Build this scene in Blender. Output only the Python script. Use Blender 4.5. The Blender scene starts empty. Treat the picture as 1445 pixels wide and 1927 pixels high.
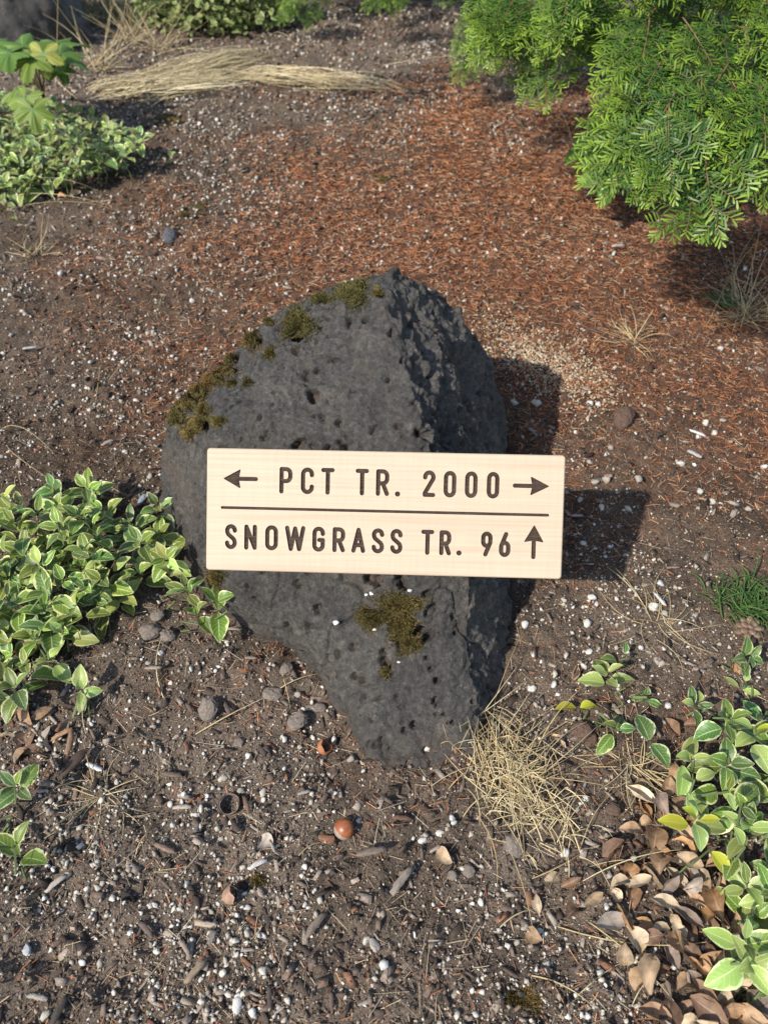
import bpy, bmesh, math, random
import numpy as np
from mathutils import Vector, Matrix, Euler
from mathutils.bvhtree import BVHTree

# ------------------------------------------------------------------ camera, world, sun, exposure
scn = bpy.context.scene
C = scn.collection
R = math.radians
CAM_H = 0.78
PITCH = R(47.0)
F = 1448.0                      # focal length in photo pixels (photo 1445 x 1927)
cd = bpy.data.cameras.new('camera')
cd.sensor_fit = 'VERTICAL'; cd.sensor_height = 34.6; cd.lens = 26.0
cd.clip_start = 0.01; cd.clip_end = 300
cd.dof.use_dof = True; cd.dof.focus_distance = 0.82; cd.dof.aperture_fstop = 7.5
cam = bpy.data.objects.new('camera', cd); C.objects.link(cam)
cam.location = (0, 0, CAM_H); cam.rotation_euler = (math.pi/2 - PITCH, 0, 0)
scn.camera = cam

SUN_EL, SUN_AZ = R(42.0), R(47.0)          # shadows run to the right and away from the camera
sun_dir = Vector((math.sin(SUN_AZ)*math.cos(SUN_EL), math.cos(SUN_AZ)*math.cos(SUN_EL), -math.sin(SUN_EL)))
w = bpy.data.worlds.new('World'); scn.world = w; w.use_nodes = True
wn = w.node_tree.nodes; wl = w.node_tree.links
sky = wn.new('ShaderNodeTexSky'); sky.sky_type = 'NISHITA'; sky.sun_disc = False
sky.sun_elevation = SUN_EL; sky.sun_rotation = math.pi + SUN_AZ
wl.new(sky.outputs[0], wn['Background'].inputs[0]); wn['Background'].inputs[1].default_value = 0.15
sl = bpy.data.lights.new('sun', 'SUN'); sl.energy = 3.9; sl.angle = R(1.0); sl.color = (1.0, 0.955, 0.885)
so = bpy.data.objects.new('sun', sl); C.objects.link(so); so.rotation_euler = sun_dir.to_track_quat('-Z', 'Y').to_euler()
scn.view_settings.view_transform = 'Standard'; scn.view_settings.look = 'None'
scn.view_settings.gamma = 1.0; scn.view_settings.exposure = 0.68
scn.view_settings.use_curve_mapping = False
scn.cycles.max_bounces = 6; scn.cycles.transparent_max_bounces = 4

rng = np.random.default_rng(7)
rnd = random.Random(7)

# ------------------------------------------------------------------ layout helpers
sp, cp = math.sin(PITCH), math.cos(PITCH)
def ray(px, py):
    u = (px-722.5)/F; v = (py-963.5)/F
    return Vector((u, cp - v*sp, -(sp + v*cp)))
def at(px, py, t):               # a point at depth t in front of the lens
    return Vector((0, 0, CAM_H)) + ray(px, py)*t
def atz(px, py, z=0.0):          # a point of height z
    d = ray(px, py); return Vector((0, 0, CAM_H)) + d*((z-CAM_H)/d.z)
def project(P):                  # world (n,3) to photo pixels
    P = np.asarray(P); y = P[:, 1]; z = P[:, 2]-CAM_H
    dep = y*cp - z*sp; dn = -y*sp - z*cp
    return 722.5 + F*P[:, 0]/dep, 963.5 + F*dn/dep, dep
def in_poly(x, y, poly):
    x = np.asarray(x, float); y = np.asarray(y, float); r = np.zeros(x.shape, bool); n = len(poly)
    for i in range(n):
        x0, y0 = poly[i]; x1, y1 = poly[(i+1) % n]
        if y0 == y1: continue
        c = ((y0 > y) != (y1 > y)) & (x < (x1-x0)*(y-y0)/(y1-y0)+x0)
        r ^= c
    return r

# ------------------------------------------------------------------ noise
def _h(ix, iy, iz, seed):
    n = (ix*374761393 + iy*668265263 + iz*2147483647 + seed*1274126177) & 0xFFFFFFFF
    n = ((n ^ (n >> 13))*1274126177) & 0xFFFFFFFF
    n = ((n ^ (n >> 16))*2246822519) & 0xFFFFFFFF
    return ((n ^ (n >> 15)) & 0xFFFFFF)/float(0xFFFFFF)
def vnoise(p, seed=0):
    p = np.asarray(p, float); i = np.floor(p).astype(np.int64); f = p-i; u = f*f*f*(f*(f*6-15)+10)
    r = 0
    for dx in (0, 1):
        wx = u[:, 0] if dx else 1-u[:, 0]
        for dy in (0, 1):
            wy = u[:, 1] if dy else 1-u[:, 1]
            if p.shape[1] == 2:
                r = r + wx*wy*_h(i[:, 0]+dx, i[:, 1]+dy, 0, seed)
            else:
                for dz in (0, 1):
                    wz = u[:, 2] if dz else 1-u[:, 2]
                    r = r + wx*wy*wz*_h(i[:, 0]+dx, i[:, 1]+dy, i[:, 2]+dz, seed)
    return r*2-1
def fbm(p, freq, octv=4, seed=0, gain=0.5):
    p = np.asarray(p, float); a = 1; s = 0; tot = 0
    for k in range(octv):
        s = s + a*vnoise(p*freq+k*17.3, seed+k*31); tot += a; a *= gain; freq *= 2.07
    return s/tot

# ------------------------------------------------------------------ mesh helpers
def mesh_np(name, V, faces, mat=None, smooth=False, col=None, uv=None, attr=None):
    """faces: list of (n,k) int arrays"""
    me = bpy.data.meshes.new(name)
    V = np.asarray(V, np.float32)
    if not isinstance(faces, list): faces = [faces]
    faces = [np.asarray(f, np.int32) for f in faces if len(f)]
    li = np.concatenate([f.ravel() for f in faces])
    ls = []; st = 0
    for f in faces:
        k = f.shape[1]; ls.append(st + np.arange(len(f))*k); st += len(f)*k
    ls = np.concatenate(ls).astype(np.int32)
    me.vertices.add(len(V)); me.vertices.foreach_set('co', V.ravel())
    me.loops.add(len(li)); me.loops.foreach_set('vertex_index', li)
    me.polygons.add(len(ls)); me.polygons.foreach_set('loop_start', ls)
    me.update(calc_edges=True)
    if smooth: me.polygons.foreach_set('use_smooth', np.ones(len(ls), bool))
    if col is not None:
        a = me.color_attributes.new('Col', 'FLOAT_COLOR', 'POINT')
        c4 = np.ones((len(V), 4), np.float32); c4[:, :3] = col
        a.data.foreach_set('color', c4.ravel())
    if attr:
        for k, v in attr.items():
            a = me.attributes.new(k, 'FLOAT', 'POINT'); a.data.foreach_set('value', np.asarray(v, np.float32))
    if uv is not None:
        l = me.uv_layers.new(name='UVMap'); l.data.foreach_set('uv', np.asarray(uv, np.float32)[li].ravel())
    if mat: me.materials.append(mat)
    me.validate()
    return me
def link(name, data, parent=None, loc=None, rot=None, mat4=None):
    o = bpy.data.objects.new(name, data); C.objects.link(o)
    if parent: o.parent = parent
    if mat4 is not None: o.matrix_local = mat4
    else:
        if loc is not None: o.location = loc
        if rot is not None: o.rotation_euler = rot
    return o
def tag(o, label, cat, group=None, kind=None):
    o['label'] = label; o['category'] = cat
    if group: o['group'] = group
    if kind: o['kind'] = kind
    return o
def empty(name, loc, rot=(0, 0, 0)):
    o = bpy.data.objects.new(name, None); C.objects.link(o); o.location = loc; o.rotation_euler = rot; o.empty_display_size = 0.02
    return o
def rotmats(n, g, tilt=None):
    """random rotation matrices (n,3,3); tilt limits tipping away from flat"""
    a = g.uniform(0, 2*np.pi, n)
    if tilt is None:
        q = g.normal(size=(n, 4)); q /= np.linalg.norm(q, axis=1)[:, None]
        w_, x, y, z = q.T
        return np.stack([np.stack([1-2*(y*y+z*z), 2*(x*y-z*w_), 2*(x*z+y*w_)], -1),
                         np.stack([2*(x*y+z*w_), 1-2*(x*x+z*z), 2*(y*z-x*w_)], -1),
                         np.stack([2*(x*z-y*w_), 2*(y*z+x*w_), 1-2*(x*x+y*y)], -1)], 1)
    b = g.normal(0, tilt, n); c = g.normal(0, tilt, n)
    ca, sa, cb, sb, cc, sc = np.cos(a), np.sin(a), np.cos(b), np.sin(b), np.cos(c), np.sin(c)
    o = np.zeros(n); e = np.ones(n)
    Rz = np.stack([np.stack([ca, -sa, o], -1), np.stack([sa, ca, o], -1), np.stack([o, o, e], -1)], 1)
    Ry = np.stack([np.stack([cb, o, sb], -1), np.stack([o, e, o], -1), np.stack([-sb, o, cb], -1)], 1)
    Rx = np.stack([np.stack([e, o, o], -1), np.stack([o, cc, -sc], -1), np.stack([o, sc, cc], -1)], 1)
    return Rz @ Ry @ Rx
def scatter_mesh(name, templates, P, S, rot, col, g, mat, smooth=False):
    """join many small copies: templates [(V,F tri)], P (n,3), S (n,3), rot (n,3,3), col (n,3)"""
    Vs, Fs, Cs = [], [], []; off = 0
    which = g.integers(0, len(templates), len(P))
    for k, (tv, tf) in enumerate(templates):
        idx = np.nonzero(which == k)[0]
        if not len(idx): continue
        v = tv[None]*S[idx][:, None, :]
        v = np.einsum('nij,nkj->nki', rot[idx], v) + P[idx][:, None, :]
        m = len(tv)
        f = tf[None] + (off + np.arange(len(idx))*m)[:, None, None]
        Vs.append(v.reshape(-1, 3)); Fs.append(f.reshape(-1, tf.shape[1])); Cs.append(np.repeat(col[idx], m, 0)); off += len(idx)*m
    return mesh_np(name, np.concatenate(Vs), Fs, mat, smooth, np.concatenate(Cs))
def ico(sub):
    bm = bmesh.new(); bmesh.ops.create_icosphere(bm, subdivisions=sub, radius=1.0)
    V = np.array([v.co for v in bm.verts]); Fc = np.array([[v.index for v in f.verts] for f in bm.faces]); bm.free()
    return V, Fc
def tube(pts, radii, n=6, cap=True):
    pts = np.asarray(pts, float); m = len(pts); V = []; Fq = []; Ft = []
    T = np.gradient(pts, axis=0); T /= np.linalg.norm(T, axis=1)[:, None]+1e-12
    ref = np.array([0.13, 0.21, 0.97])
    for i in range(m):
        a = np.cross(T[i], ref); a /= np.linalg.norm(a)+1e-9; b = np.cross(T[i], a)
        for k in range(n):
            th = 2*np.pi*k/n; V.append(pts[i]+radii[i]*(np.cos(th)*a+np.sin(th)*b))
    for i in range(m-1):
        for k in range(n):
            k2 = (k+1) % n; Fq.append((i*n+k, i*n+k2, (i+1)*n+k2, (i+1)*n+k))
    if cap:
        V.append(pts[0]); V.append(pts[-1]); c0 = m*n; c1 = m*n+1
        for k in range(n):
            k2 = (k+1) % n; Ft.append((c0, k2, k)); Ft.append((c1, (m-1)*n+k, (m-1)*n+k2))
    return np.array(V), np.array(Fq), np.array(Ft, int).reshape(-1, 3)
class MB:
    """collects geometry with colours into one mesh"""
    def __init__(s): s.V = []; s.Q = []; s.T = []; s.C = []; s.n = 0
    def add(s, V, Q=None, T=None, col=(1, 1, 1)):
        V = np.asarray(V, float)
        if Q is not None and len(Q): s.Q.append(np.asarray(Q)+s.n)
        if T is not None and len(T): s.T.append(np.asarray(T)+s.n)
        c = np.asarray(col, float)
        s.C.append(np.tile(c, (len(V), 1)) if c.ndim == 1 else c); s.V.append(V); s.n += len(V)
    def tube(s, pts, radii, n=6, col=(1, 1, 1)):
        V, Q, T = tube(pts, radii, n); s.add(V, Q, T, col)
    def mesh(s, name, mat, smooth=False):
        fs = []
        if s.Q: fs.append(np.concatenate(s.Q))
        if s.T: fs.append(np.concatenate(s.T))
        return mesh_np(name, np.concatenate(s.V), fs, mat, smooth, np.concatenate(s.C))

# ------------------------------------------------------------------ materials
class NT:
    def __init__(s, name):
        s.m = bpy.data.materials.new(name); s.m.use_nodes = True; s.t = s.m.node_tree
        s.b = s.t.nodes['Principled BSDF']; s.out = s.t.nodes['Material Output']
    def n(s, kind, **kw):
        x = s.t.nodes.new(kind)
        for k, v in kw.items():
            if k.startswith('i_'):
                key = k[2:]; x.inputs[int(key) if key.isdigit() else key.replace('_', ' ')].default_value = v
            else: setattr(x, k, v)
        return x
    def l(s, a, b): s.t.links.new(a, b)
    def coord(s, which='Object'): return s.n('ShaderNodeTexCoord').outputs[which]
    def mapped(s, src, scale):
        m = s.n('ShaderNodeMapping'); m.inputs['Scale'].default_value = scale; s.l(src, m.inputs[0]); return m.outputs[0]
    def noise(s, vec, scale, detail=4, rough=0.55):
        x = s.n('ShaderNodeTexNoise'); x.inputs['Scale'].default_value = scale; x.inputs['Detail'].default_value = detail
        x.inputs['Roughness'].default_value = rough
        if vec is not None: s.l(vec, x.inputs['Vector'])
        return x.outputs['Fac']
    def ramp(s, fac, stops):
        r = s.n('ShaderNodeValToRGB'); e = r.color_ramp.elements
        while len(e) < len(stops): e.new(0.5)
        for k, (p, c) in enumerate(stops):
            e[k].position = p; e[k].color = (*c, 1) if len(c) == 3 else c
        s.l(fac, r.inputs[0]); return r.outputs[0]
    def mix(s, fac, a, b, mode='MIX'):
        x = s.n('ShaderNodeMix', data_type='RGBA', blend_type=mode)
        for sock, v in ((x.inputs[0], fac), (x.inputs[6], a), (x.inputs[7], b)):
            if hasattr(v, 'is_output'): s.l(v, sock)
            elif isinstance(v, (int, float)): sock.default_value = v
            else: sock.default_value = (*v, 1)
        return x.outputs[2]
    def math(s, op, a, b=0.0, c=0.0, clamp=False):
        x = s.n('ShaderNodeMath', operation=op, use_clamp=clamp)
        for k, v in enumerate((a, b, c)):
            if hasattr(v, 'is_output'): s.l(v, x.inputs[k])
            else: x.inputs[k].default_value = v
        return x.outputs[0]
    def bump(s, h, strength, dist=0.01, prev=None):
        b = s.n('ShaderNodeBump'); b.inputs['Strength'].default_value = strength; b.inputs['Distance'].default_value = dist
        s.l(h, b.inputs['Height'])
        if prev is not None: s.l(prev, b.inputs['Normal'])
        return b.outputs[0]
    def fin(s, col=None, rough=0.8, spec=0.3, normal=None, trans=0.0, tcol=None):
        if col is not None:
            if hasattr(col, 'is_output'): s.l(col, s.b.inputs['Base Color'])
            else: s.b.inputs['Base Color'].default_value = (*col, 1)
        if hasattr(rough, 'is_output'): s.l(rough, s.b.inputs['Roughness'])
        else: s.b.inputs['Roughness'].default_value = rough
        s.b.inputs['Specular IOR Level'].default_value = spec
        if normal is not None: s.l(normal, s.b.inputs['Normal'])
        if trans:
            tr = s.n('ShaderNodeBsdfTranslucent'); mx = s.n('ShaderNodeMixShader'); mx.inputs[0].default_value = trans
            src = tcol if tcol is not None else col
            if hasattr(src, 'is_output'): s.l(src, tr.inputs[0])
            else: tr.inputs[0].default_value = (*src, 1)
            s.l(s.b.outputs[0], mx.inputs[1]); s.l(tr.outputs[0], mx.inputs[2]); s.l(mx.outputs[0], s.out.inputs[0])
        return s.m

def m_soil():
    k = NT('soil'); p = k.coord()
    at_ = k.n('ShaderNodeAttribute', attribute_name='rust').outputs['Fac']
    dust = k.n('ShaderNodeAttribute', attribute_name='dust').outputs['Fac']
    n1 = k.noise(p, 420, 4, 0.7); n2 = k.noise(p, 90, 5, 0.65); n3 = k.noise(p, 9, 4)
    c = k.ramp(n1, [(0.32, (0.022, 0.017, 0.012)), (0.5, (0.072, 0.057, 0.043)), (0.70, (0.185, 0.152, 0.120))])
    c2 = k.ramp(n2, [(0.34, (0.026, 0.019, 0.014)), (0.6, (0.085, 0.066, 0.050)), (0.8, (0.18, 0.147, 0.115))])
    c = k.mix(0.5, c, c2)
    d = k.mix(k.math('MULTIPLY', dust, 0.8), c, k.ramp(n1, [(0.3, (0.056, 0.049, 0.041)), (0.5, (0.112, 0.100, 0.085)), (0.7, (0.21, 0.19, 0.164))]))
    rr = k.ramp(n2, [(0.3, (0.036, 0.020, 0.014)), (0.55, (0.092, 0.047, 0.030)), (0.8, (0.17, 0.088, 0.052))])
    c = k.mix(at_, d, rr)
    c = k.mix(0.6, c, k.mix(1.0, c, k.ramp(n3, [(0.3, (0.45, 0.43, 0.42)), (0.7, (1.35, 1.3, 1.25))]), 'MULTIPLY'))
    c = k.mix(1.0, c, (1.52, 1.36, 1.22), 'MULTIPLY')
    nb = k.bump(n2, 0.9, 0.008); nb = k.bump(n1, 1.0, 0.003, nb)
    return k.fin(c, 0.95, 0.15, nb)
def m_vcol(name, rough=0.85, spec=0.2, nscale=600, namp=0.35, bump=0.0, trans=0.0):
    k = NT(name); a = k.n('ShaderNodeAttribute', attribute_name='Col').outputs['Color']; p = k.coord()
    n = k.noise(p, nscale, 4, 0.65)
    c = k.mix(1.0, a, k.ramp(n, [(0.25, (1-namp,)*3), (0.75, (1+namp,)*3)]), 'MULTIPLY')
    nb = k.bump(n, bump, 0.002) if bump else None
    return k.fin(c, rough, spec, nb, trans)
def m_obj(name, rough=0.8, spec=0.25, nscale=300, namp=0.35, bump=0.4, aniso=None, bdist=0.002):
    """tinted by the object's own colour"""
    k = NT(name); oi = k.n('ShaderNodeObjectInfo'); p = k.coord()
    if aniso: p = k.mapped(p, aniso)
    n = k.noise(p, nscale, 5, 0.65)
    c = k.mix(1.0, oi.outputs['Color'], k.ramp(n, [(0.25, (1-namp,)*3), (0.75, (1+namp,)*3)]), 'MULTIPLY')
    return k.fin(c, rough, spec, k.bump(n, bump, bdist))
def m_rock():
    k = NT('basalt'); p = k.coord()
    pit = k.n('ShaderNodeAttribute', attribute_name='pit').outputs['Fac']
    lighten = k.n('ShaderNodeAttribute', attribute_name='lighten').outputs['Fac']
    n0 = k.noise(p, 14, 5); n1 = k.noise(p, 140, 5, 0.7); n2 = k.noise(p, 900, 3, 0.7)
    c = k.ramp(n1, [(0.32, (0.014, 0.0138, 0.0136)), (0.5, (0.052, 0.050, 0.048)), (0.68, (0.14, 0.132, 0.124))])
    c = k.mix(0.5, c, k.ramp(n2, [(0.3, (0.018, 0.018, 0.018)), (0.56, (0.062, 0.059, 0.056)), (0.74, (0.20, 0.192, 0.182))]))
    c = k.mix(1.0, c, k.ramp(n0, [(0.3, (0.66, 0.65, 0.63)), (0.5, (1.0, 0.98, 0.94)), (0.7, (1.5, 1.41, 1.27))]), 'MULTIPLY')
    c = k.mix(k.math('MULTIPLY', k.math('MULTIPLY', pit, 0.75), k.ramp(k.noise(p, 22, 3), [(0.42, (0, 0, 0)), (0.62, (1, 1, 1))])), c, (0.10, 0.058, 0.038))
    c = k.mix(k.math('MULTIPLY', k.ramp(k.noise(p, 38, 5, 0.7), [(0.54, (0, 0, 0)), (0.72, (1, 1, 1))]), 0.55), c, (0.075, 0.055, 0.040))
    lich = k.ramp(k.noise(p, 60, 6, 0.75), [(0.59, (0, 0, 0)), (0.70, (1, 1, 1))])
    c = k.mix(k.math('MULTIPLY', lich, 0.45), c, (0.20, 0.187, 0.16))
    base = k.n('ShaderNodeAttribute', attribute_name='dirt').outputs['Fac']
    c = k.mix(k.math('MULTIPLY', base, 0.7), c, (0.085, 0.065, 0.05))
    n15 = k.noise(p, 330, 4, 0.75)
    c = k.mix(1.0, c, (1.22, 1.18, 1.12), 'MULTIPLY')
    c = k.mix(lighten, c, k.mix(1.0, c, (1.4, 1.39, 1.38), 'MULTIPLY'))  # broken right faces paler: missing fill light painted into their colour
    nb = k.bump(n1, 0.7, 0.006); nb = k.bump(n15, 0.9, 0.006, nb); nb = k.bump(n2, 0.7, 0.0018, nb)
    return k.fin(c, 0.66, 0.4, nb)
def m_vinca(name, green, green2, edge, rough=0.43):
    k = NT(name); uv = k.n('ShaderNodeUVMap').outputs[0]; sx = k.n('ShaderNodeSeparateXYZ'); k.l(uv, sx.inputs[0])
    u = k.math('ABSOLUTE', k.math('SUBTRACT', k.math('MULTIPLY', sx.outputs[0], 2.0), 1.0)); v = sx.outputs[1]
    oi = k.n('ShaderNodeObjectInfo'); p = k.coord()
    n = k.noise(p, 140, 4, 0.6)
    # side veins run forward from the midrib
    ph = k.math('FRACT', k.math('SUBTRACT', k.math('MULTIPLY', v, 8.0), k.math('MULTIPLY', u, 2.2)))
    vein = k.math('LESS_THAN', ph, 0.14); vein = k.math('MULTIPLY', vein, 0.28)
    mid = k.math('LESS_THAN', u, 0.05); mid = k.math('MULTIPLY', mid, 0.7)
    e0 = k.math('ADD', u, k.math('MULTIPLY', k.math('SUBTRACT', n, 0.5), 0.9))
    tipf = k.math('MULTIPLY', k.math('POWER', k.math('ABSOLUTE', k.math('SUBTRACT', k.math('MULTIPLY', v, 2.0), 1.0)), 6.0), 0.2)
    e0 = k.math('ADD', e0, tipf)
    ef = k.ramp(e0, [(0.80, (0, 0, 0)), (0.90, (1, 1, 1))])
    c = k.mix(n, green, green2)
    c = k.mix(k.math('MAXIMUM', vein, mid), c, edge)
    c = k.mix(ef, c, edge)
    c = k.mix(1.0, c, oi.outputs['Color'], 'MULTIPLY')
    hs = k.n('ShaderNodeHueSaturation'); k.l(c, hs.inputs['Color'])
    k.l(k.math('ADD', 0.72, k.math('MULTIPLY', oi.outputs['Random'], 0.56)), hs.inputs['Value'])
    k.l(k.math('ADD', 0.485, k.math('MULTIPLY', oi.outputs['Random'], 0.03)), hs.inputs['Hue'])
    nb = k.bump(k.math('SUBTRACT', 1.0, k.math('MAXIMUM', vein, mid)), 0.35, 0.0012)
    return k.fin(hs.outputs[0], rough, 0.35, nb, 0.18)
def m_wood():
    k = NT('pale_maple'); p = k.coord()
    g1 = k.noise(k.mapped(p, (5, 330, 60)), 1.0, 5, 0.6)
    g2 = k.noise(k.mapped(p, (260, 12, 12)), 1.0, 3, 0.6)
    g3 = k.noise(k.mapped(p, (2.2, 55, 20)), 1.0, 5, 0.6)
    c = k.ramp(g1, [(0.3, (0.385, 0.292, 0.197)), (0.5, (0.432, 0.338, 0.236)), (0.7, (0.463, 0.370, 0.266))])
    c = k.mix(0.16, c, k.ramp(g2, [(0.35, (0.395, 0.307, 0.222)), (0.65, (0.515, 0.413, 0.305))]))
    c = k.mix(k.math('MULTIPLY', k.ramp(g3, [(0.52, (0, 0, 0)), (0.70, (1, 1, 1))]), 0.6), c, (0.39, 0.265, 0.178))
    nb = k.bump(g1, 0.10, 0.001); nb = k.bump(g2, 0.06, 0.001, nb)
    return k.fin(c, 0.55, 0.3, nb)
def m_burn():
    k = NT('engraved_wood'); p = k.coord()
    g1 = k.noise(k.mapped(p, (25, 900, 60)), 1.0, 3, 0.6); g2 = k.noise(p, 160, 3)
    c = k.ramp(g1, [(0.34, (0.012, 0.007, 0.005)), (0.55, (0.040, 0.025, 0.017)), (0.7, (0.10, 0.068, 0.046))])
    c = k.mix(0.3, c, k.ramp(g2, [(0.3, (0.03, 0.018, 0.012)), (0.7, (0.10, 0.07, 0.05))]))
    return k.fin(c, 0.8, 0.2, k.bump(g1, 0.4, 0.001))

M_SOIL = m_soil(); M_GRAVEL = m_vcol('pumice_grit', 0.9, 0.15, 500, 0.3, 0.5); M_CRUMB = m_vcol('soil_crumb', 0.95, 0.1, 400, 0.45, 0.6)
M_CHIP = m_vcol('bark_chip', 0.9, 0.15, 500, 0.4, 0.5); M_NEEDLE = m_vcol('fallen_needle', 0.7, 0.25, 300, 0.2)
M_ROCK = m_rock(); M_MOSS = m_vcol('moss', 0.9, 0.1, 900, 0.4, 0, 0.15)
M_PEB = m_obj('pumice', 0.92, 0.12, 3.0, 0.28, 0.5, None, 0.002); M_WOODCHIP = m_obj('weathered_wood', 0.88, 0.15, 1.0, 0.55, 0.7, (1.6, 16, 16), 0.0015)
M_STONE = m_obj('small_stone', 0.9, 0.15, 4.0, 0.4, 0.5, None, 0.003); M_SHELL = m_obj('nut_shell', 0.6, 0.3, 260, 0.4, 0.4)
M_V1 = m_vinca('leaf_variegated', (0.072, 0.130, 0.018), (0.140, 0.205, 0.028), (0.47, 0.49, 0.22))
M_V2 = m_vinca('leaf_variegated_dark', (0.045, 0.098, 0.020), (0.078, 0.145, 0.030), (0.38, 0.41, 0.20))
M_V3 = m_vinca('leaf_pale_lime', (0.20, 0.28, 0.060), (0.30, 0.36, 0.10), (0.47, 0.50, 0.23))
M_V4 = m_vinca('leaf_yellow', (0.48, 0.44, 0.03), (0.30, 0.36, 0.03), (0.55, 0.52, 0.10))
M_STEM = m_vcol('stem', 0.7, 0.3, 200, 0.2); M_DRY = m_vcol('dry_straw', 0.65, 0.3, 200, 0.25, 0, 0.2)
M_NEEDLES = m_vcol('conifer_needle', 0.45, 0.28, 120, 0.2, 0, 0.14); M_BARK = m_vcol('bark', 0.95, 0.1, 90, 0.5, 0.8)
M_LOBED = m_vcol('lobed_leaf', 0.5, 0.35, 90, 0.18, 0.15, 0.3); M_GRASS = m_vcol('lawn_grass', 0.6, 0.25, 100, 0.25, 0, 0.2)
M_WOOD = m_wood(); M_BURN = m_burn()
def m_deadleaf():
    k = NT('dead_leaf'); uv = k.n('ShaderNodeUVMap').outputs[0]; sx = k.n('ShaderNodeSeparateXYZ'); k.l(uv, sx.inputs[0])
    u = k.math('ABSOLUTE', k.math('SUBTRACT', k.math('MULTIPLY', sx.outputs[0], 2.0), 1.0))
    oi = k.n('ShaderNodeObjectInfo'); n = k.noise(k.coord(), 110, 5, 0.65)
    c = k.mix(1.0, oi.outputs['Color'], k.ramp(n, [(0.28, (0.5, 0.45, 0.42)), (0.5, (1, 1, 1)), (0.75, (1.35, 1.3, 1.25))]), 'MULTIPLY')
    mid = k.math('MULTIPLY', k.math('LESS_THAN', u, 0.06), 0.4)
    c = k.mix(mid, c, (0.42, 0.30, 0.19))
    return k.fin(c, 0.6, 0.3, k.bump(n, 0.35, 0.002), 0.12)
M_DEAD = m_deadleaf()
def m_nut():
    k = NT('hazelnut_shell'); p = k.coord()
    n = k.noise(k.mapped(p, (220, 220, 30)), 1.0, 4, 0.6); sx = k.n('ShaderNodeSeparateXYZ'); k.l(p, sx.inputs[0])
    c = k.ramp(n, [(0.3, (0.16, 0.045, 0.016)), (0.55, (0.27, 0.085, 0.03)), (0.75, (0.37, 0.14, 0.055))])
    d = k.noise(p, 500, 4, 0.7)
    scar = k.ramp(k.math('ADD', k.math('MULTIPLY', sx.outputs[2], -90.0), k.math('MULTIPLY', d, 0.3)), [(0.24, (0, 0, 0)), (0.32, (1, 1, 1))])
    c = k.mix(scar, c, k.ramp(d, [(0.3, (0.16, 0.12, 0.09)), (0.7, (0.34, 0.28, 0.22))]))
    return k.fin(c, 0.38, 0.45, k.bump(d, 0.1, 0.001))
M_NUT = m_nut()

# ------------------------------------------------------------------ ground
HEM = np.array([0.62, 2.05])                       # foot of the conifer
def rust_at(x, y):
    p = np.stack([x, y], -1)
    d = np.hypot((x-0.66)/1.10, (y-1.50)/0.92)
    r = 1.22-d + 0.42*fbm(p, 5.5, 4, 5)
    return np.clip(r*1.7, 0, 1)*(0.75+0.25*fbm(p, 9, 3, 77))
def dust_at(x, y):
    p = np.stack([x, y], -1)
    b = np.clip((0.75-y)/0.4, 0, 1)*0.6 + np.clip((y-1.9)/.6, 0, 1)*.75 + .12
    return np.clip(b + 0.6*fbm(p, 7, 4, 9), 0, 1)
def gz(x, y):
    x = np.atleast_1d(np.asarray(x, float)); y = np.atleast_1d(np.asarray(y, float)); p = np.stack([x, y], -1)
    fall = np.clip(1.4-np.hypot(x, y-1.2)/4, 0.15, 1)
    z = 0.012*fbm(p, 4, 3, 1) + fall*(0.0065*fbm(p, 26, 3, 2) + 0.0034*fbm(p, 85, 3, 3))
    c = fbm(p, 48, 2, 4); z = z + fall*0.006*np.clip(c-0.22, 0, 1)*2
    return z
def gz1(x, y): return float(gz(x, y)[0])
def axis(core, step, mid, mstep, far):
    a = list(np.arange(-core, core+1e-6, step)); s = step; x = core
    out = []
    while x < far:
        s = min(s*1.06, mstep) if x < mid else s*1.16
        x += s; out.append(x)
    return np.array([-v for v in out[::-1]] + a + out)
gx = axis(0.62, 0.0052, 1.8, 0.013, 45)
gy0 = list(np.arange(0.06, 1.25, 0.0052)); s = 0.0045; y = gy0[-1]; up = []
while y < 60:
    s = min(s*1.02, 0.014) if y < 3.6 else s*1.16
    y += s; up.append(y)
dn = []; s = 0.006; y = 0.06
while y > -30:
    s *= 1.2; y -= s; dn.append(y)
gy = np.array(dn[::-1]+gy0+up)
GX, GY = np.meshgrid(gx, gy); nx, ny = len(gx), len(gy)
fx, fy = GX.ravel(), GY.ravel(); fz = gz(fx, fy)
ii = (np.arange(ny-1)[:, None]*nx + np.arange(nx-1)[None]).ravel()
quads = np.stack([ii, ii+1, ii+1+nx, ii+nx], -1)
gm = mesh_np('ground', np.stack([fx, fy, fz], -1), quads, M_SOIL, True, attr={'rust': rust_at(fx, fy), 'dust': dust_at(fx, fy)})
ground = link('ground', gm); ground['kind'] = 'structure'
tag(ground, 'dark brown garden soil of the planting bed around the boulder', 'ground')

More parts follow.
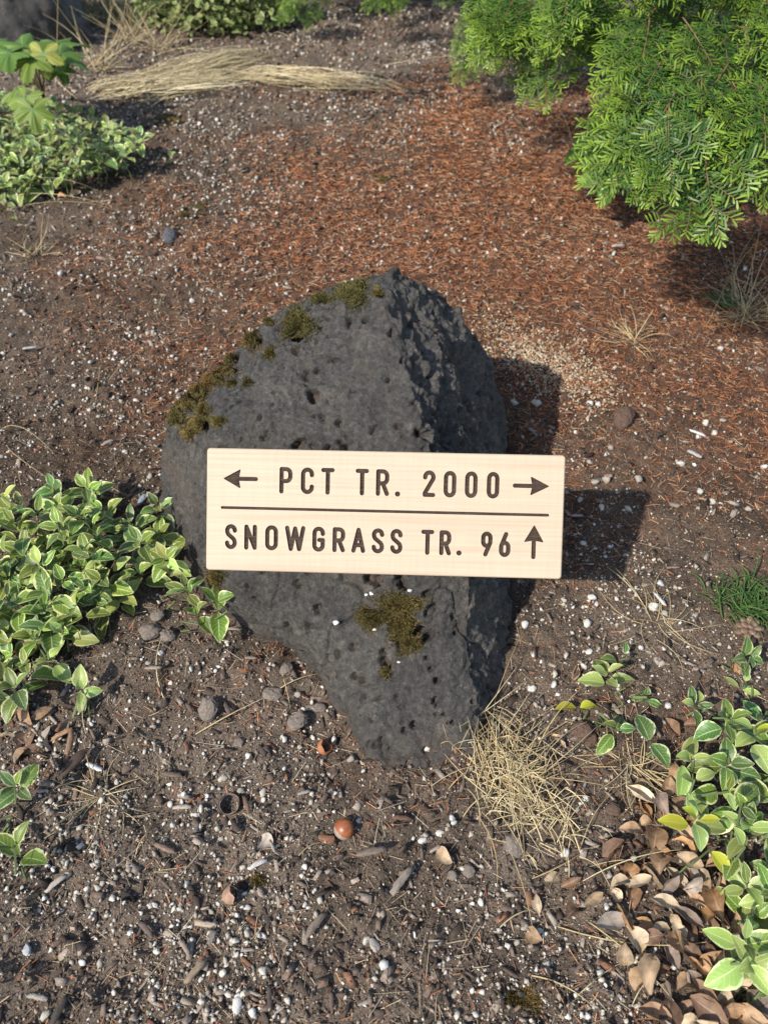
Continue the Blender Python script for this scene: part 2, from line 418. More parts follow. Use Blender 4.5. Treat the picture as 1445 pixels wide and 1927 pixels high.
# ------------------------------------------------------------------ boulder
def build_rock(name, hull, voxel, amp, seed, pits, carve=None):
    bm = bmesh.new()
    for p in hull: bm.verts.new(p)
    r = bmesh.ops.convex_hull(bm, input=bm.verts)
    bmesh.ops.delete(bm, geom=[v for v in bm.verts if not v.link_faces], context='VERTS')
    me = bpy.data.meshes.new(name+'_hull'); bm.to_mesh(me); bm.free()
    o = bpy.data.objects.new(name+'_tmp', me); C.objects.link(o)
    md = o.modifiers.new('r', 'REMESH'); md.mode = 'VOXEL'; md.voxel_size = voxel
    dg = bpy.context.evaluated_depsgraph_get(); ev = o.evaluated_get(dg); m2 = ev.to_mesh()
    n = len(m2.vertices); V = np.empty(n*3, np.float32); m2.vertices.foreach_get('co', V); V = V.reshape(-1, 3).astype(float)
    nf = len(m2.polygons); Fq = np.empty(nf*4, np.int32)
    tot = np.empty(nf, np.int32); m2.polygons.foreach_get('loop_total', tot)
    Fq = np.empty(len(m2.loops), np.int32); m2.loops.foreach_get('vertex_index', Fq); Fq = Fq.reshape(-1, 4)
    E = np.empty(len(m2.edges)*2, np.int32); m2.edges.foreach_get('vertices', E); E = E.reshape(-1, 2)
    ev.to_mesh_clear(); bpy.data.objects.remove(o); bpy.data.meshes.remove(me)
    deg = np.zeros(n); np.add.at(deg, E[:, 0], 1); np.add.at(deg, E[:, 1], 1)
    def smooth(V, it):
        for _ in range(it):
            S = np.zeros_like(V)
            for c in range(3):
                S[:, c] = np.bincount(E[:, 0], V[E[:, 1], c], n) + np.bincount(E[:, 1], V[E[:, 0], c], n)
            V = V*0.4 + 0.6*S/deg[:, None]
        return V
    def normals(V):
        fn = np.cross(V[Fq[:, 2]]-V[Fq[:, 0]], V[Fq[:, 3]]-V[Fq[:, 1]]); N = np.zeros_like(V)
        for c in range(3):
            for k in range(4): N[:, c] += np.bincount(Fq[:, k], fn[:, c], n)
        return N/(np.linalg.norm(N, axis=1)[:, None]+1e-12)
    V = smooth(V, 5)
    return V, Fq, smooth, normals

def Pt(px, py, t): return at(px, py, t)
hull = [Pt(742, 505, .885), Pt(700, 515, .885), Pt(795, 522, .925), Pt(868, 592, .975), Pt(924, 680, 1.04), Pt(936, 760, 1.10), Pt(950, 805, 1.10), Pt(950, 860, 1.08),
        Pt(722, 572, .852), Pt(786, 752, .822), Pt(828, 890, .826), Pt(884, 1085, .826), Pt(852, 1240, .824), Pt(852, 1360, .812), Pt(812, 1412, .816),
        Pt(735, 1425, .822), Pt(872, 1414, .832), Pt(944, 1240, .89), Pt(930, 1090, .96),
        Pt(305, 945, 1.07), Pt(302, 850, 1.02), Pt(310, 790, .99), Pt(350, 742, .955), Pt(436, 655, .92), Pt(555, 568, .895), Pt(640, 530, .888),
        Pt(405, 835, .875), Pt(420, 1060, .885), Pt(330, 1030, 1.03), Pt(440, 1160, .945), Pt(590, 1240, .905), Pt(640, 1050, .845), Pt(590, 1165, .868),
        Vector((-.30, .78, -.08)), Vector((-.2, 1.02, -.08)), Vector((.02, 1.1, -.08)), Vector((.18, 1.0, -.08)), Vector((.18, .8, -.08)), Vector((.145, .5, -.08)),
        Vector((.10, .365, -.08)), Vector((-.01, .362, -.08)), Vector((.14, .44, -.08)), Vector((.115, .396, -.01)), Vector((.142, .475, .0)), Vector((.135, .60, .03)), Vector((.10, .362, .0)), Vector((-.01, .362, 0.0)), Vector((-.22, .56, -.08)), Vector((-.1, .98, .12)), Vector((.1, .98, .14)), Vector((-.22, .9, .09))]
V, FQ, smoothf, normalsf = build_rock('boulder', hull, 0.0020, 1, 3, None)
N = normalsf(V)
# notch low on the left side where the stone draws in over the soil
a0 = np.array(atz(585, 1245, 0.0)); d = np.linalg.norm((V-a0)*[1, 1, 1.1], axis=1)
V -= N*(0.030*np.exp(-(d/0.075)**2))[:, None]
N0 = normalsf(V); N = normalsf(smoothf(V, 9))
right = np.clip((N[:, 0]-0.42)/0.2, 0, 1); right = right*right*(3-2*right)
big = fbm(V, 9, 3, 11); med = fbm(V, 34, 3, 12)
rid = 1-np.abs(fbm(V*[1.0, 1.0, 0.55], 26, 4, 13)); rid2 = 1-np.abs(fbm(V*[1, 1, 0.8], 70, 3, 14))
rf = 1-np.abs(fbm(V, 17, 4, 17)); V += N*(0.008*(rf-0.75)*(1-right))[:, None]
V += N*((0.010*big + 0.0055*med)*(1-right) + right*(0.010*big + 0.023*(rid-0.78) + 0.008*(rid2-0.78) - 0.002))[:, None]
V += N*(0.0030*fbm(V, 75, 3, 15) + 0.0016*fbm(V, 230, 2, 16))[:, None]
# shallow steps / cracks on the front
cr = np.abs(fbm(V*[1.0, 0.8, 0.6], 12, 3, 21)); V -= N*(0.0045*np.exp(-(cr/0.018)**2)*(fbm(V, 7, 2, 22) > 0.0))[:, None]
# vesicles
vis = np.nonzero((N @ np.array([0, -.68, .73]) > 0.0) & (V[:, 2] > -0.01))[0]
g2 = np.random.default_rng(12)
pit = np.zeros(len(V))
disp = np.zeros(len(V))
order = np.argsort(V[:, 0]); xs = V[order, 0]
cent = V[g2.choice(vis, 1450)]
for ci, c in enumerate(cent):
    r = 0.0008 + 0.0042*g2.random()**3.4
    if ci < 70: r = 0.0028 + 0.0042*g2.random()**1.6
    a, b = np.searchsorted(xs, [c[0]-3.6*r, c[0]+3.6*r]); ix = order[a:b]
    dv = V[ix]-c
    ax = np.array([g2.normal()*0.7, -0.3+g2.normal()*0.3, -0.7+g2.normal()*0.5]); ax /= np.linalg.norm(ax)
    st = 1+1.5*g2.random()**1.5
    al = dv @ ax; q = np.sqrt(np.maximum((dv*dv).sum(1)-al*al, 0)+(al/st)**2)/r
    q = q*(1+0.6*fbm(V[ix], 0.7/r, 2, ci % 9)) if ci < 500 else q
    prof = np.clip((1.10-q)*3.2, 0, 1); prof = prof*prof*(3-2*prof)
    disp[ix] = np.maximum(disp[ix], prof*r*(1.7+1.5*g2.random())); pit[ix] = np.maximum(pit[ix], prof*(0.9 if ci < 70 else 0.35))
V -= N*disp[:, None]
cx, cy = V[:, 0], V[:, 1]
dirt = np.clip(1-(V[:, 2]-0.0)/0.03, 0, 1)*(0.6+0.4*fbm(V, 30, 3, 44)) + np.clip((-0.20-V[:, 0])/0.06, 0, 1)*np.clip(0.5+1.6*fbm(V, 22, 4, 45), 0, 1)*0.6*np.clip((0.17-V[:, 2])/.08, 0, 1)
rock_me = mesh_np('boulder', V, FQ, M_ROCK, True, attr={'pit': np.clip(pit, 0, 1), 'lighten': right, 'dirt': np.clip(dirt, 0, 1)})
boulder = empty('boulder', (0.0, 0.7, 0.0))
tag(boulder, 'large dark pitted volcanic boulder with moss behind the wooden sign', 'boulder')
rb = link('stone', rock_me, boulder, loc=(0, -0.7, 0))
bvh = BVHTree.FromPolygons([tuple(v) for v in V], [tuple(f) for f in FQ])
def on_rock(px, py):
    h = bvh.ray_cast(Vector((0, 0, CAM_H)), ray(px, py).normalized())
    return (h[0], h[1]) if h[0] is not None else (None, None)

# moss cushions on the boulder: (pixel x, y, half-width, half-height in pixels, thickness m, rusty)
moss = [(560, 612, 30, 30, .010, .1), (664, 552, 27, 27, .010, .0), (604, 562, 20, 10, .007, .1), (710, 551, 11, 9, .005, .2), (508, 666, 11, 12, .005, .2),
        (470, 636, 22, 21, .010, .5), (452, 630, 12, 10, .008, .5), (575, 561, 28, 10, .008, .8), (502, 605, 16, 8, .006, .3), (432, 676, 14, 12, .006, .3),
        (416, 698, 26, 14, .012, .8), (396, 715, 26, 15, .014, .8), (374, 735, 25, 16, .014, .7), (352, 756, 22, 17, .014, .5), (333, 782, 17, 20, .012, .15),
        (437, 720, 9, 9, .004, .2), (466, 719, 9, 9, .004, .2), (384, 770, 13, 14, .006, .5), (374, 795, 18, 15, .006, .4), (411, 793, 15, 10, .006, .2), (355, 812, 16, 14, .005, .4),
        (750, 1140, 42, 26, .005, .35), (700, 1162, 30, 20, .005, .3), (755, 1178, 26, 26, .005, .35), (768, 1210, 22, 20, .005, .3), (727, 1264, 10, 12, .003, .3), (405, 1090, 16, 22, .004, .4)]
def moss_cushion(px, py, rx, ry, th, rust, caster, g):
    mb = MB(); bl_p = []; bl_n = []; bl_h = []
    rings = 6; seg = 16; idx = {}; Vv = []; cc = []
    ctr, cn_ = caster(px, py)
    if ctr is None: return None, None
    for i in range(rings+1):
        for k in range(seg if i else 1):
            f = i/rings; th_ = 2*np.pi*k/seg + i*0.3
            wob = 1+0.24*math.sin(3*th_+px)+0.14*math.sin(5*th_+py)
            h, nn = caster(px+rx*f*wob*math.cos(th_), py+ry*f*wob*math.sin(th_))
            if h is None or (h-ctr).length > 0.05: h, nn = ctr, cn_
            hh = .5*th*math.sqrt(max(0, 1-f*f)) - 0.002*(f > 0.95)
            hp = h + nn*hh
            idx[(i, k)] = len(Vv); Vv.append(hp); cc.append((0.06, 0.052, 0.02))
    T = []
    for k in range(seg): T.append((0, idx[(1, k)], idx[(1, (k+1) % seg)]))
    for i in range(1, rings):
        for k in range(seg):
            k2 = (k+1) % seg; a, b, c_, d_ = idx[(i, k)], idx[(i, k2)], idx[(i+1, k2)], idx[(i+1, k)]
            T += [(a, d_, c_), (a, c_, b)]
    mb.add(np.array([list(v) for v in Vv]), None, T, np.array(cc))
    nsp = int(min(2600, max(200, rx*ry*3.6)))
    for _ in range(nsp):
        f = math.sqrt(g.random()); a = g.random()*2*np.pi
        wob = 1+0.24*math.sin(3*a+px)+0.14*math.sin(5*a+py)
        i = min(rings-1, int(f*rings)); k = int(a/(2*np.pi)*seg) % seg
        out_ = g.random() < .3
        T_ = T[g.integers(len(T))]; w3 = g.dirichlet((1, 1, 1))
        b = Vv[T_[0]]*w3[0]+Vv[T_[1]]*w3[1]+Vv[T_[2]]*w3[2]
        if out_:
            ff = .85+.45*g.random()**1.5; hq, nq = caster(px+rx*ff*wob*math.cos(a), py+ry*ff*wob*math.sin(a))
            if hq is None or (hq-ctr).length > .05: continue
            b = hq+nq*.0003
        up = (cn_*0.8 + (b-ctr).normalized()*0.5 + Vector(g.normal(0, .28, 3))).normalized()
        hgt = 0.0014+0.0018*g.random(); wd = 0.00045+0.0003*g.random()
        sd = up.orthogonal().normalized(); sd = Matrix.Rotation(g.random()*6.28, 3, up) @ sd
        v = 0.6+0.8*g.random()
        if g.random() < rust: base = np.array((0.25, 0.145, 0.05))*v
        else: base = np.array((0.125, 0.108, 0.036) if g.random() < .65 else (0.155, 0.142, 0.05))*v
        tip = b+up*hgt*(1.6 if g.random() < rust*0.5 else 1)
        mb.add([b-sd*wd, b+sd*wd, tip], None, [(0, 1, 2)], np.array([base*0.55, base*0.55, base*1.2]))
    return mb.mesh('moss_cushion', M_MOSS, False), ctr
gm_ = np.random.default_rng(3)
for m in moss:
    me, ctr = moss_cushion(*m, on_rock, gm_)
    if me: link('moss_cushion', me, boulder, loc=(0, -0.7, 0))

# ------------------------------------------------------------------ sign with engraved lettering
c_tl, c_tr, c_bl, c_br = at(390, 843, .803), at(1064, 857, .791), at(388, 1072, .810), at(1056, 1090, .798)
sx_ = ((c_tr+c_br)-(c_tl+c_bl)).normalized(); sy0 = ((c_tl+c_tr)-(c_bl+c_br)).normalized()
sz_ = sx_.cross(sy0).normalized(); sy_ = sz_.cross(sx_)
s_ctr = (c_tl+c_tr+c_bl+c_br)/4
SW = ((c_tr-c_tl).length+(c_br-c_bl).length)/2; SH = ((c_tl-c_bl).length+(c_tr-c_br).length)/2; ST = 0.019
def sgn(px, py):                 # photo pixel to board coordinates
    d = ray(px, py); o = Vector((0, 0, CAM_H)); t = (s_ctr-o).dot(sz_)/d.dot(sz_); q = o+d*t-s_ctr
    return q.dot(sx_), q.dot(sy_)
def arc(cx, cy, r, a0, a1, n=14):
    return [(cx+r*math.cos(math.radians(a0+(a1-a0)*k/n)), cy+r*math.sin(math.radians(a0+(a1-a0)*k/n))) for k in range(n+1)]
Wg, Hg, rg = 17.0, 41.0, 8.5
BOWL = [(0, 41)] + arc(8.5, 32.5, 8.5, 90, 0) + arc(8.5, 27.5, 8.5, 0, -90) + [(0, 19)]
GL = {
 '0': (17, [arc(8.5, 32.5, 8.5, 0, 180)+arc(8.5, 8.5, 8.5, 180, 360)+[(17, 32.5)]]),
 'C': (17, [[(17, 31)]+arc(8.5, 32.5, 8.5, 0, 180)+arc(8.5, 8.5, 8.5, 180, 360)+[(17, 10)]]),
 'G': (17, [[(17, 31)]+arc(8.5, 32.5, 8.5, 0, 180)+arc(8.5, 8.5, 8.5, 180, 360)+[(17, 19), (10, 19)]]),
 'P': (17, [[(0, 0), (0, 41)], BOWL]),
 'R': (17, [[(0, 0), (0, 41)], BOWL, [(9, 19), (17, 0)]]),
 'T': (17, [[(0, 41), (17, 41)], [(8.5, 41), (8.5, 0)]]),
 '2': (17, [[(0, 32)]+arc(8.5, 32.5, 8.5, 180, -20)+[(0, 3), (0, 0), (17, 0)]]),
 'S': (17, [[(17, 33)]+arc(8.5, 32.5, 8.5, 0, 180)+[(0.6, 28.5), (2.6, 25), (14.4, 16), (16.4, 12.5)]+arc(8.5, 8.5, 8.5, 0, -180)]),
 'N': (17, [[(0, 0), (0, 41), (17, 0), (17, 41)]]),
 'O': (17, [arc(8.5, 32.5, 8.5, 0, 180)+arc(8.5, 8.5, 8.5, 180, 360)+[(17, 32.5)]]),
 'W': (31, [[(0, 41), (7.5, 0), (15.5, 40), (23.5, 0), (31, 41)]]),
 'A': (19, [[(0, 0), (9.5, 41), (19, 0)], [(3.2, 11), (15.8, 11)]]),
 '9': (17, [arc(8.5, 32.5, 8.5, 0, 180)+arc(8.5, 25.5, 8.5, 180, 360)+[(17, 32.5)], [(16.6, 23), (6, 0)]]),
 '6': (17, [arc(8.5, 15.5, 8.5, 0, 180)+arc(8.5, 8.5, 8.5, 180, 360)+[(17, 15.5)], [(0.4, 18), (11, 41)]]),
}
def seg_d(X, Y, a, b):
    ax, ay = a; bx, by = b; dx, dy = bx-ax, by-ay; L = dx*dx+dy*dy
    t = np.clip(((X-ax)*dx+(Y-ay)*dy)/L, 0, 1) if L > 0 else 0
    return np.hypot(X-ax-t*dx, Y-ay-t*dy)
def poly_sd(X, Y, P):
    d = np.full(X.shape, 1e9)
    for i in range(len(P)): d = np.minimum(d, seg_d(X, Y, P[i], P[(i+1) % len(P)]))
    return np.where(in_poly(X.ravel(), Y.ravel(), P).reshape(X.shape), -d, d)
def contours(fn, x0, x1, y0, y1, st):
    xs_ = np.arange(x0, x1+st, st); ys_ = np.arange(y0, y1+st, st); X, Y = np.meshgrid(xs_, ys_); D = fn(X, Y)+1e-7
    ins = D < 0; segs = {}
    def ed(i, j, hor):
        if hor: a, b = D[i, j], D[i, j+1]; return (xs_[j]+st*a/(a-b), ys_[i])
        a, b = D[i, j], D[i+1, j]; return (xs_[j], ys_[i]+st*a/(a-b))
    nxt = {}; pos = {}
    for i, j in zip(*np.nonzero((ins[:-1, :-1].astype(int)+ins[1:, :-1]+ins[:-1, 1:]+ins[1:, 1:]) % 4)):
        c = (ins[i, j], ins[i, j+1], ins[i+1, j+1], ins[i+1, j])
        E_ = [('h', i, j), ('v', i, j+1), ('h', i+1, j), ('v', i, j)]
        ent = [k for k in range(4) if c[k] and not c[(k+1) % 4]]; ext = [k for k in range(4) if not c[k] and c[(k+1) % 4]]
        for a, b in zip(ent, ext if len(ext) == 1 else ext):
            nxt[E_[a]] = E_[b]
            for e in (E_[a], E_[b]):
                if e not in pos: pos[e] = ed(e[1], e[2], e[0] == 'h')
    loops = []; left = set(nxt)
    while left:
        s_ = next(iter(left)); e = s_; lp = []
        while e in left: left.discard(e); lp.append(pos[e]); e = nxt.get(e)
        if len(lp) > 6: loops.append(lp)
    return loops
def simplify(lp, tol):
    out = [lp[0]]
    for i in range(1, len(lp)):
        a = out[-1]; b = lp[i]; c = lp[(i+1) % len(lp)]
        ar = abs((b[0]-a[0])*(c[1]-a[1])-(b[1]-a[1])*(c[0]-a[0]))/(math.hypot(c[0]-a[0], c[1]-a[1])+1e-12)
        if ar > tol or math.hypot(b[0]-a[0], b[1]-a[1]) > 0.004: out.append(b)
    return out
def fill2d(loops):
    cu = bpy.data.curves.new('fill', 'CURVE'); cu.dimensions = '2D'; cu.fill_mode = 'BOTH'
    for lp in loops:
        s_ = cu.splines.new('POLY'); s_.points.add(len(lp)-1)
        for k, (x, y) in enumerate(lp): s_.points[k].co = (x, y, 0, 1)
        s_.use_cyclic_u = True
    o = bpy.data.objects.new('fill', cu); C.objects.link(o)
    dg = bpy.context.evaluated_depsgraph_get(); m2 = o.evaluated_get(dg).to_mesh()
    Vv = [tuple(v.co) for v in m2.vertices]; Ff = [tuple(p.vertices) for p in m2.polygons]
    o.evaluated_get(dg).to_mesh_clear(); bpy.data.objects.remove(o); bpy.data.curves.remove(cu)
    return Vv, Ff
marks = []                       # (name, label, loops in board metres)
px_m = SW/670.0
def glyph_loops(ch, x0px, x1px, ytop, ybot):
    ax_, ay_ = sgn(x0px, ybot); bx_, by_ = sgn(x1px, ytop)
    wdt = bx_-ax_; hgt = by_-ay_; hw = 4.05*px_m
    gw, strokes = GL[ch]; kx = (wdt-2*hw)/gw; ky = (hgt-2*hw)/41.0
    S_ = [[(ax_+hw+x*kx, ay_+hw+y*ky) for x, y in st_] for st_ in strokes]
    def fn(X, Y):
        d = np.full(X.shape, 1e9)
        for st_ in S_:
            for a, b in zip(st_[:-1], st_[1:]): d = np.minimum(d, seg_d(X, Y, a, b))
        return d-hw
    e = 0.001
    return [simplify(l, 0.000025) for l in contours(fn, ax_-e, bx_+e, ay_-e, by_+e, 0.00035)]
def line_y(px, left, right_): return left+(right_-left)*(px-526)/(940-526)
row1 = [('P', 525.7, 551), ('C', 566, 591.5), ('T', 604, 630), ('T', 668.5, 694.5), ('R', 707, 733), ('2', 795, 820), ('0', 834, 859), ('0', 874, 899), ('0', 915, 940)]
for ch, a, b in row1:
    m_ = (a+b)/2; yt = 879+(888.3-879)*(m_-538)/(927-538); marks.append(('letter', ch, glyph_loops(ch, a, b, yt, yt+49.6)))
row2 = [('S', 423.6, 446.5), ('N', 459.7, 484), ('O', 499, 523.7), ('W', 536, 575), ('G', 587.5, 612), ('R', 625.4, 650), ('A', 661, 688), ('S', 699, 723.4), ('S', 734, 758),
        ('T', 791.7, 817), ('R', 826, 849.5), ('9', 904, 927), ('6', 938, 961)]
for ch, a, b in row2:
    m_ = (a+b)/2; yt = 986.5+(1001.4-986.5)*(m_-435)/(949-435); marks.append(('letter', ch, glyph_loops(ch, a, b, yt, yt+46.6)))
def sdf_mark(fn, x0, x1, y0, y1): return [simplify(l, 0.000025) for l in contours(fn, x0, x1, y0, y1, 0.00035)]
for px, py in ((748, 929.6), (863.4, 1040.6)):
    cx_, cy_ = sgn(px, py); r_ = 4.9*px_m
    marks.append(('full_stop', '.', sdf_mark(lambda X, Y: np.hypot(X-cx_, Y-cy_)-r_, cx_-.006, cx_+.006, cy_-.006, cy_+.006)))
def arrow(cx_, cy_, L, headL, headW, ang):
    ca, sa = math.cos(ang), math.sin(ang)
    def fn(X, Y):
        x = (X-cx_)*ca+(Y-cy_)*sa; y = -(X-cx_)*sa+(Y-cy_)*ca; r = 0.0007
        tri = [(L/2-r*2, 0), (L/2-headL+r, headW/2-r), (L/2-headL*0.87, 0), (L/2-headL+r, -headW/2+r)]
        d1 = poly_sd(x, y, tri)-r; d2 = seg_d(x, y, (-L/2+0.0022, 0), (L/2-headL*0.7, 0))-0.0022
        return np.minimum(d1, d2)
    e = L/2+.002
    return sdf_mark(fn, cx_-e, cx_+e, cy_-e, cy_+e)
marks.append(('arrow', 'arrow pointing left', arrow(*sgn(453, 901), 66*px_m, 33*px_m, 35*px_m, math.pi)))
marks.append(('arrow', 'arrow pointing right', arrow(*sgn(999, 914.5), 68*px_m, 35*px_m, 34*px_m, 0)))
marks.append(('arrow', 'arrow pointing up', arrow(*sgn(1004, 1020), 64.5*px_m, 32.5*px_m, 35*px_m, math.pi/2)))
la, lb = sgn(418.5, 954), sgn(1030, 970.5); ly = (la[1]+lb[1])/2
marks.append(('divider_line', 'long straight engraved line', sdf_mark(lambda X, Y: seg_d(X, Y, (la[0], ly), (lb[0], ly))-2.7*px_m, la[0]-.003, lb[0]+.003, ly-.004, ly+.004)))
def rrect(w_, h_, r):
    out = []
    for cx_, cy_, a in ((w_/2-r, h_/2-r, 0), (-w_/2+r, h_/2-r, 90), (-w_/2+r, -h_/2+r, 180), (w_/2-r, -h_/2+r, 270)): out += arc(cx_, cy_, r, a, a+90, 5)
    return out
sign = empty('trail_sign', s_ctr - sy_*SH/2 - sz_*ST)
tag(sign, 'pale wooden trail sign with engraved letters and arrows leaning on the boulder', 'sign')
sm = Matrix((sx_, sy_, sz_)).transposed().to_4x4(); sm.translation = s_ctr
sign_inv = sign.matrix_basis.inverted() if False else Matrix.Translation(-sign.location)
bev = 0.0011
front = rrect(SW-2*bev, SH-2*bev, 0.0028); outer = rrect(SW, SH, 0.0035)
Vv, Ff = fill2d([front]+[l for m_ in marks for l in m_[2]])
bm = bmesh.new()
vs = [bm.verts.new(v) for v in Vv]
for f in Ff:
    try:
        fc = bm.faces.new([vs[i] for i in f]); fc.normal_update()
        if fc.normal.z < 0: fc.normal_flip()
    except ValueError: pass
def ring(pts, z): return [bm.verts.new((x, y, z)) for x, y in pts]
rs = [ring(front, 0), ring(outer, -bev), ring(outer, -ST+bev), ring(front, -ST)]
for a, b in zip(rs[:-1], rs[1:]):
    for k in range(len(a)):
        k2 = (k+1) % len(a); bm.faces.new((a[k], b[k], b[k2], a[k2]))
bm.faces.new(rs[-1][::-1])
bmesh.ops.remove_doubles(bm, verts=bm.verts, dist=1e-6)
me = bpy.data.meshes.new('board'); bm.to_mesh(me); bm.free(); me.materials.append(M_WOOD)
link('board', me, sign, mat4=sign_inv @ sm)
DEPTH = 0.0020
for nm, lab, loops in marks:
    Vv, Ff = fill2d(loops); bm = bmesh.new(); vs = [bm.verts.new((x, y, -DEPTH)) for x, y, z in Vv]
    for f in Ff:
        try:
            fc = bm.faces.new([vs[i] for i in f]); fc.normal_update()
            if fc.normal.z < 0: fc.normal_flip()
        except ValueError: pass
    for lp in loops:
        a = [bm.verts.new((x, y, -0.00005)) for x, y in lp]; b = [bm.verts.new((x, y, -DEPTH-0.00002)) for x, y in lp]
        for k in range(len(lp)):
            k2 = (k+1) % len(lp); bm.faces.new((a[k], b[k], b[k2], a[k2]))
    me = bpy.data.meshes.new(nm); bm.to_mesh(me); bm.free(); me.materials.append(M_BURN)
    o = link(nm, me, sign, mat4=sign_inv @ sm)
    o['label'] = ('engraved dark ' + (lab if nm in ('arrow',) else ('letter '+lab if lab.isalpha() and len(lab) == 1 else ('numeral '+lab if lab.isdigit() else ('full stop' if lab == '.' else 'dividing line')))))

# ------------------------------------------------------------------ periwinkle sprigs
def leaf_mesh(name, mat, L, W, fold, curl, wav, seed, rows=6):
    g = np.random.default_rng(seed); Vv = []; uv = []; cols = 5
    for i in range(rows+1):
        v = i/rows; wd = W/2*max(0.02, (math.sin(math.pi*min(1, (v*0.97+0.015))**0.86))**0.8)
        for j in range(cols):
            u = (j/(cols-1))*2-1; x = u*wd
            z = fold*abs(x) - curl*v*v*L + wav*math.sin(v*9+seed)*abs(u)*0.6 + 0.12*L*math.sin(v*1.6)
            Vv.append((x, v*L, z)); uv.append((u*0.5+0.5, v))
    Q = [(i*cols+j, i*cols+j+1, (i+1)*cols+j+1, (i+1)*cols+j) for i in range(rows) for j in range(cols-1)]
    return mesh_np(name, Vv, np.array(Q), mat, True, uv=uv)
LEAVES = {}
for key, mat in (('a', M_V1), ('b', M_V2), ('c', M_V3), ('d', M_V4)):
    LEAVES[key] = [leaf_mesh('leaf', mat, 0.0325, 0.0155+0.0025*k, 0.22+0.08*k, 0.10+0.09*k, 0.0007, k+1) for k in range(4)]
STEMS = []
for k in range(4):
    mb = MB(); g = np.random.default_rng(40+k); n = 6
    pts = [(g.normal(0, .0025)*i, g.normal(0, .0025)*i, -0.02+i*0.2) for i in range(n)]
    pts = np.array([(p[0], p[1], i/(n-1)) for i, p in enumerate(pts)]); pts[:, :2] -= pts[-1, :2]
    Vt, Qt, Tt = tube(pts*[1, 1, 1], [0.0011]*n, 5); mb.add(Vt, Qt, Tt, (0.10, 0.13, 0.045)); STEMS.append(mb.mesh('stem', M_STEM, True))
def sprig(base, top, size, keys, npairs, g, label, group, lean=0.25, name='periwinkle_sprig', tint=(1, 1, 1), spread=1.0):
    """rosette of opposite leaves on a short stem; base on the soil, top = where the rosette sits"""
    root = empty(name, base); tag(root, label, 'plant', group)
    rel = top-base; h = max(rel.length, 0.01)
    q = rel.to_track_quat('Z', 'Y')
    st = link('stem', STEMS[g.integers(4)], root); st.matrix_local = q.to_matrix().to_4x4() @ Matrix.Diagonal((1, 1, h, 1))
    ax = (rel.normalized()*0.6 + Vector((g.normal(0, lean), g.normal(0, lean)-0.15, 0.8))).normalized(); qa = ax.to_track_quat('Z', 'Y').to_matrix().to_4x4()
    yaw = g.uniform(0, 6.28)
    for p in range(npairs):
        f = p/max(1, npairs-1)
        sc = size*(1.0-0.42*f)*(0.9+0.2*g.random())*(0.8 if (p == 0 and npairs > 3) else 1)
        el = 0.04+0.62*f+g.normal(0, .13); el *= spread
        zz = -0.020*(1-f)*size if npairs > 1 else 0
        for s_ in (0, math.pi):
            if g.random() < 0.06: continue
            k = keys[g.integers(len(keys))]; lm = LEAVES[k][g.integers(4)]
            M_ = Matrix.Translation(rel) @ qa @ Matrix.Translation((0, 0, zz)) @ Matrix.Rotation(yaw+s_+g.normal(0, .18), 4, 'Z') @ Matrix.Translation((0, .0025, 0)) @ Matrix.Rotation(el+g.normal(0, .12), 4, 'X') @ Matrix.Rotation(g.normal(0, .2), 4, 'Y') @ Matrix.Diagonal((sc, sc*(0.9+.2*g.random()), sc, 1))
            o = link('leaf', lm, root, mat4=M_); o.color = (*[tint[c]*(0.92+0.16*g.random()) for c in range(3)], 1)
        yaw += math.pi/2+g.normal(0, .2)
    return root
gp = np.random.default_rng(21)
ORD = ['first', 'second', 'third', 'fourth', 'fifth', 'sixth', 'seventh', 'eighth', 'ninth', 'tenth', 'eleventh', 'twelfth', 'thirteenth', 'fourteenth', 'fifteenth', 'sixteenth']
def rowlabels(pts, per, fmt):
    """labels by row (from the top) and place in the row (from the left)"""
    pts = sorted(pts, key=lambda p: p[1]); nr = max(1, round(len(pts)/per)); out = []
    for r_ in range(nr):
        row = sorted(pts[r_*len(pts)//nr:(r_+1)*len(pts)//nr])
        out += [(x, y, fmt % (ORD[c_], ORD[r_])) for c_, (x, y) in enumerate(row)]
    return out
MARKS = {'the hazelnut': (647, 1570), 'the hollow nutshell': (433, 1518), 'the boulder tip': (760, 1440), 'the dry grass tuft': (980, 1500), 'the right end of the sign': (1130, 980), 'the left periwinkle patch': (190, 1200), 'the right periwinkle clump': (1290, 1500),
         'the yellow-green sprig': (1140, 1260), 'the bottom edge centre': (640, 1890), 'the lower left corner': (100, 1830), 'the lower right litter': (1180, 1800), 'the green weed': (1390, 1140), 'the boulder top': (740, 480), 'the boulder left side': (260, 780), 'the left edge': (50, 640), 'the sand patch': (1080, 690), 'the yellow mottled leaf': (1335, 1600), 'the lower right corner': (1400, 1880), 'the small lone sprig': (150, 1300), 'the earth clods': (500, 1340), 'the cream pebble': (360, 1768), 'the right edge': (1380, 760), 'the lowest left sprig': (60, 1600), 'the upper left mound': (240, 380), 'the conifer tips': (1180, 460)}
def near(x, y): return min(MARKS, key=lambda k: (MARKS[k][0]-x)**2+(MARKS[k][1]-y)**2)
def tone(c):
    l = .3*c[0]+.6*c[1]+.1*c[2]; return 'dark' if l < .07 else ('brown' if l < .18 and c[0] > c[2]*1.3 else ('grey' if l < .4 else 'pale'))
def grounded(px, py, h):         # rosette seen at this pixel, h above the soil; stem foot under it, a little behind
    top = atz(px, py, h); b = Vector((top.x+gp.normal(0, .012), top.y+gp.normal(0, .012), 0)); b.z = gz1(b.x, b.y)-0.004; return b, top
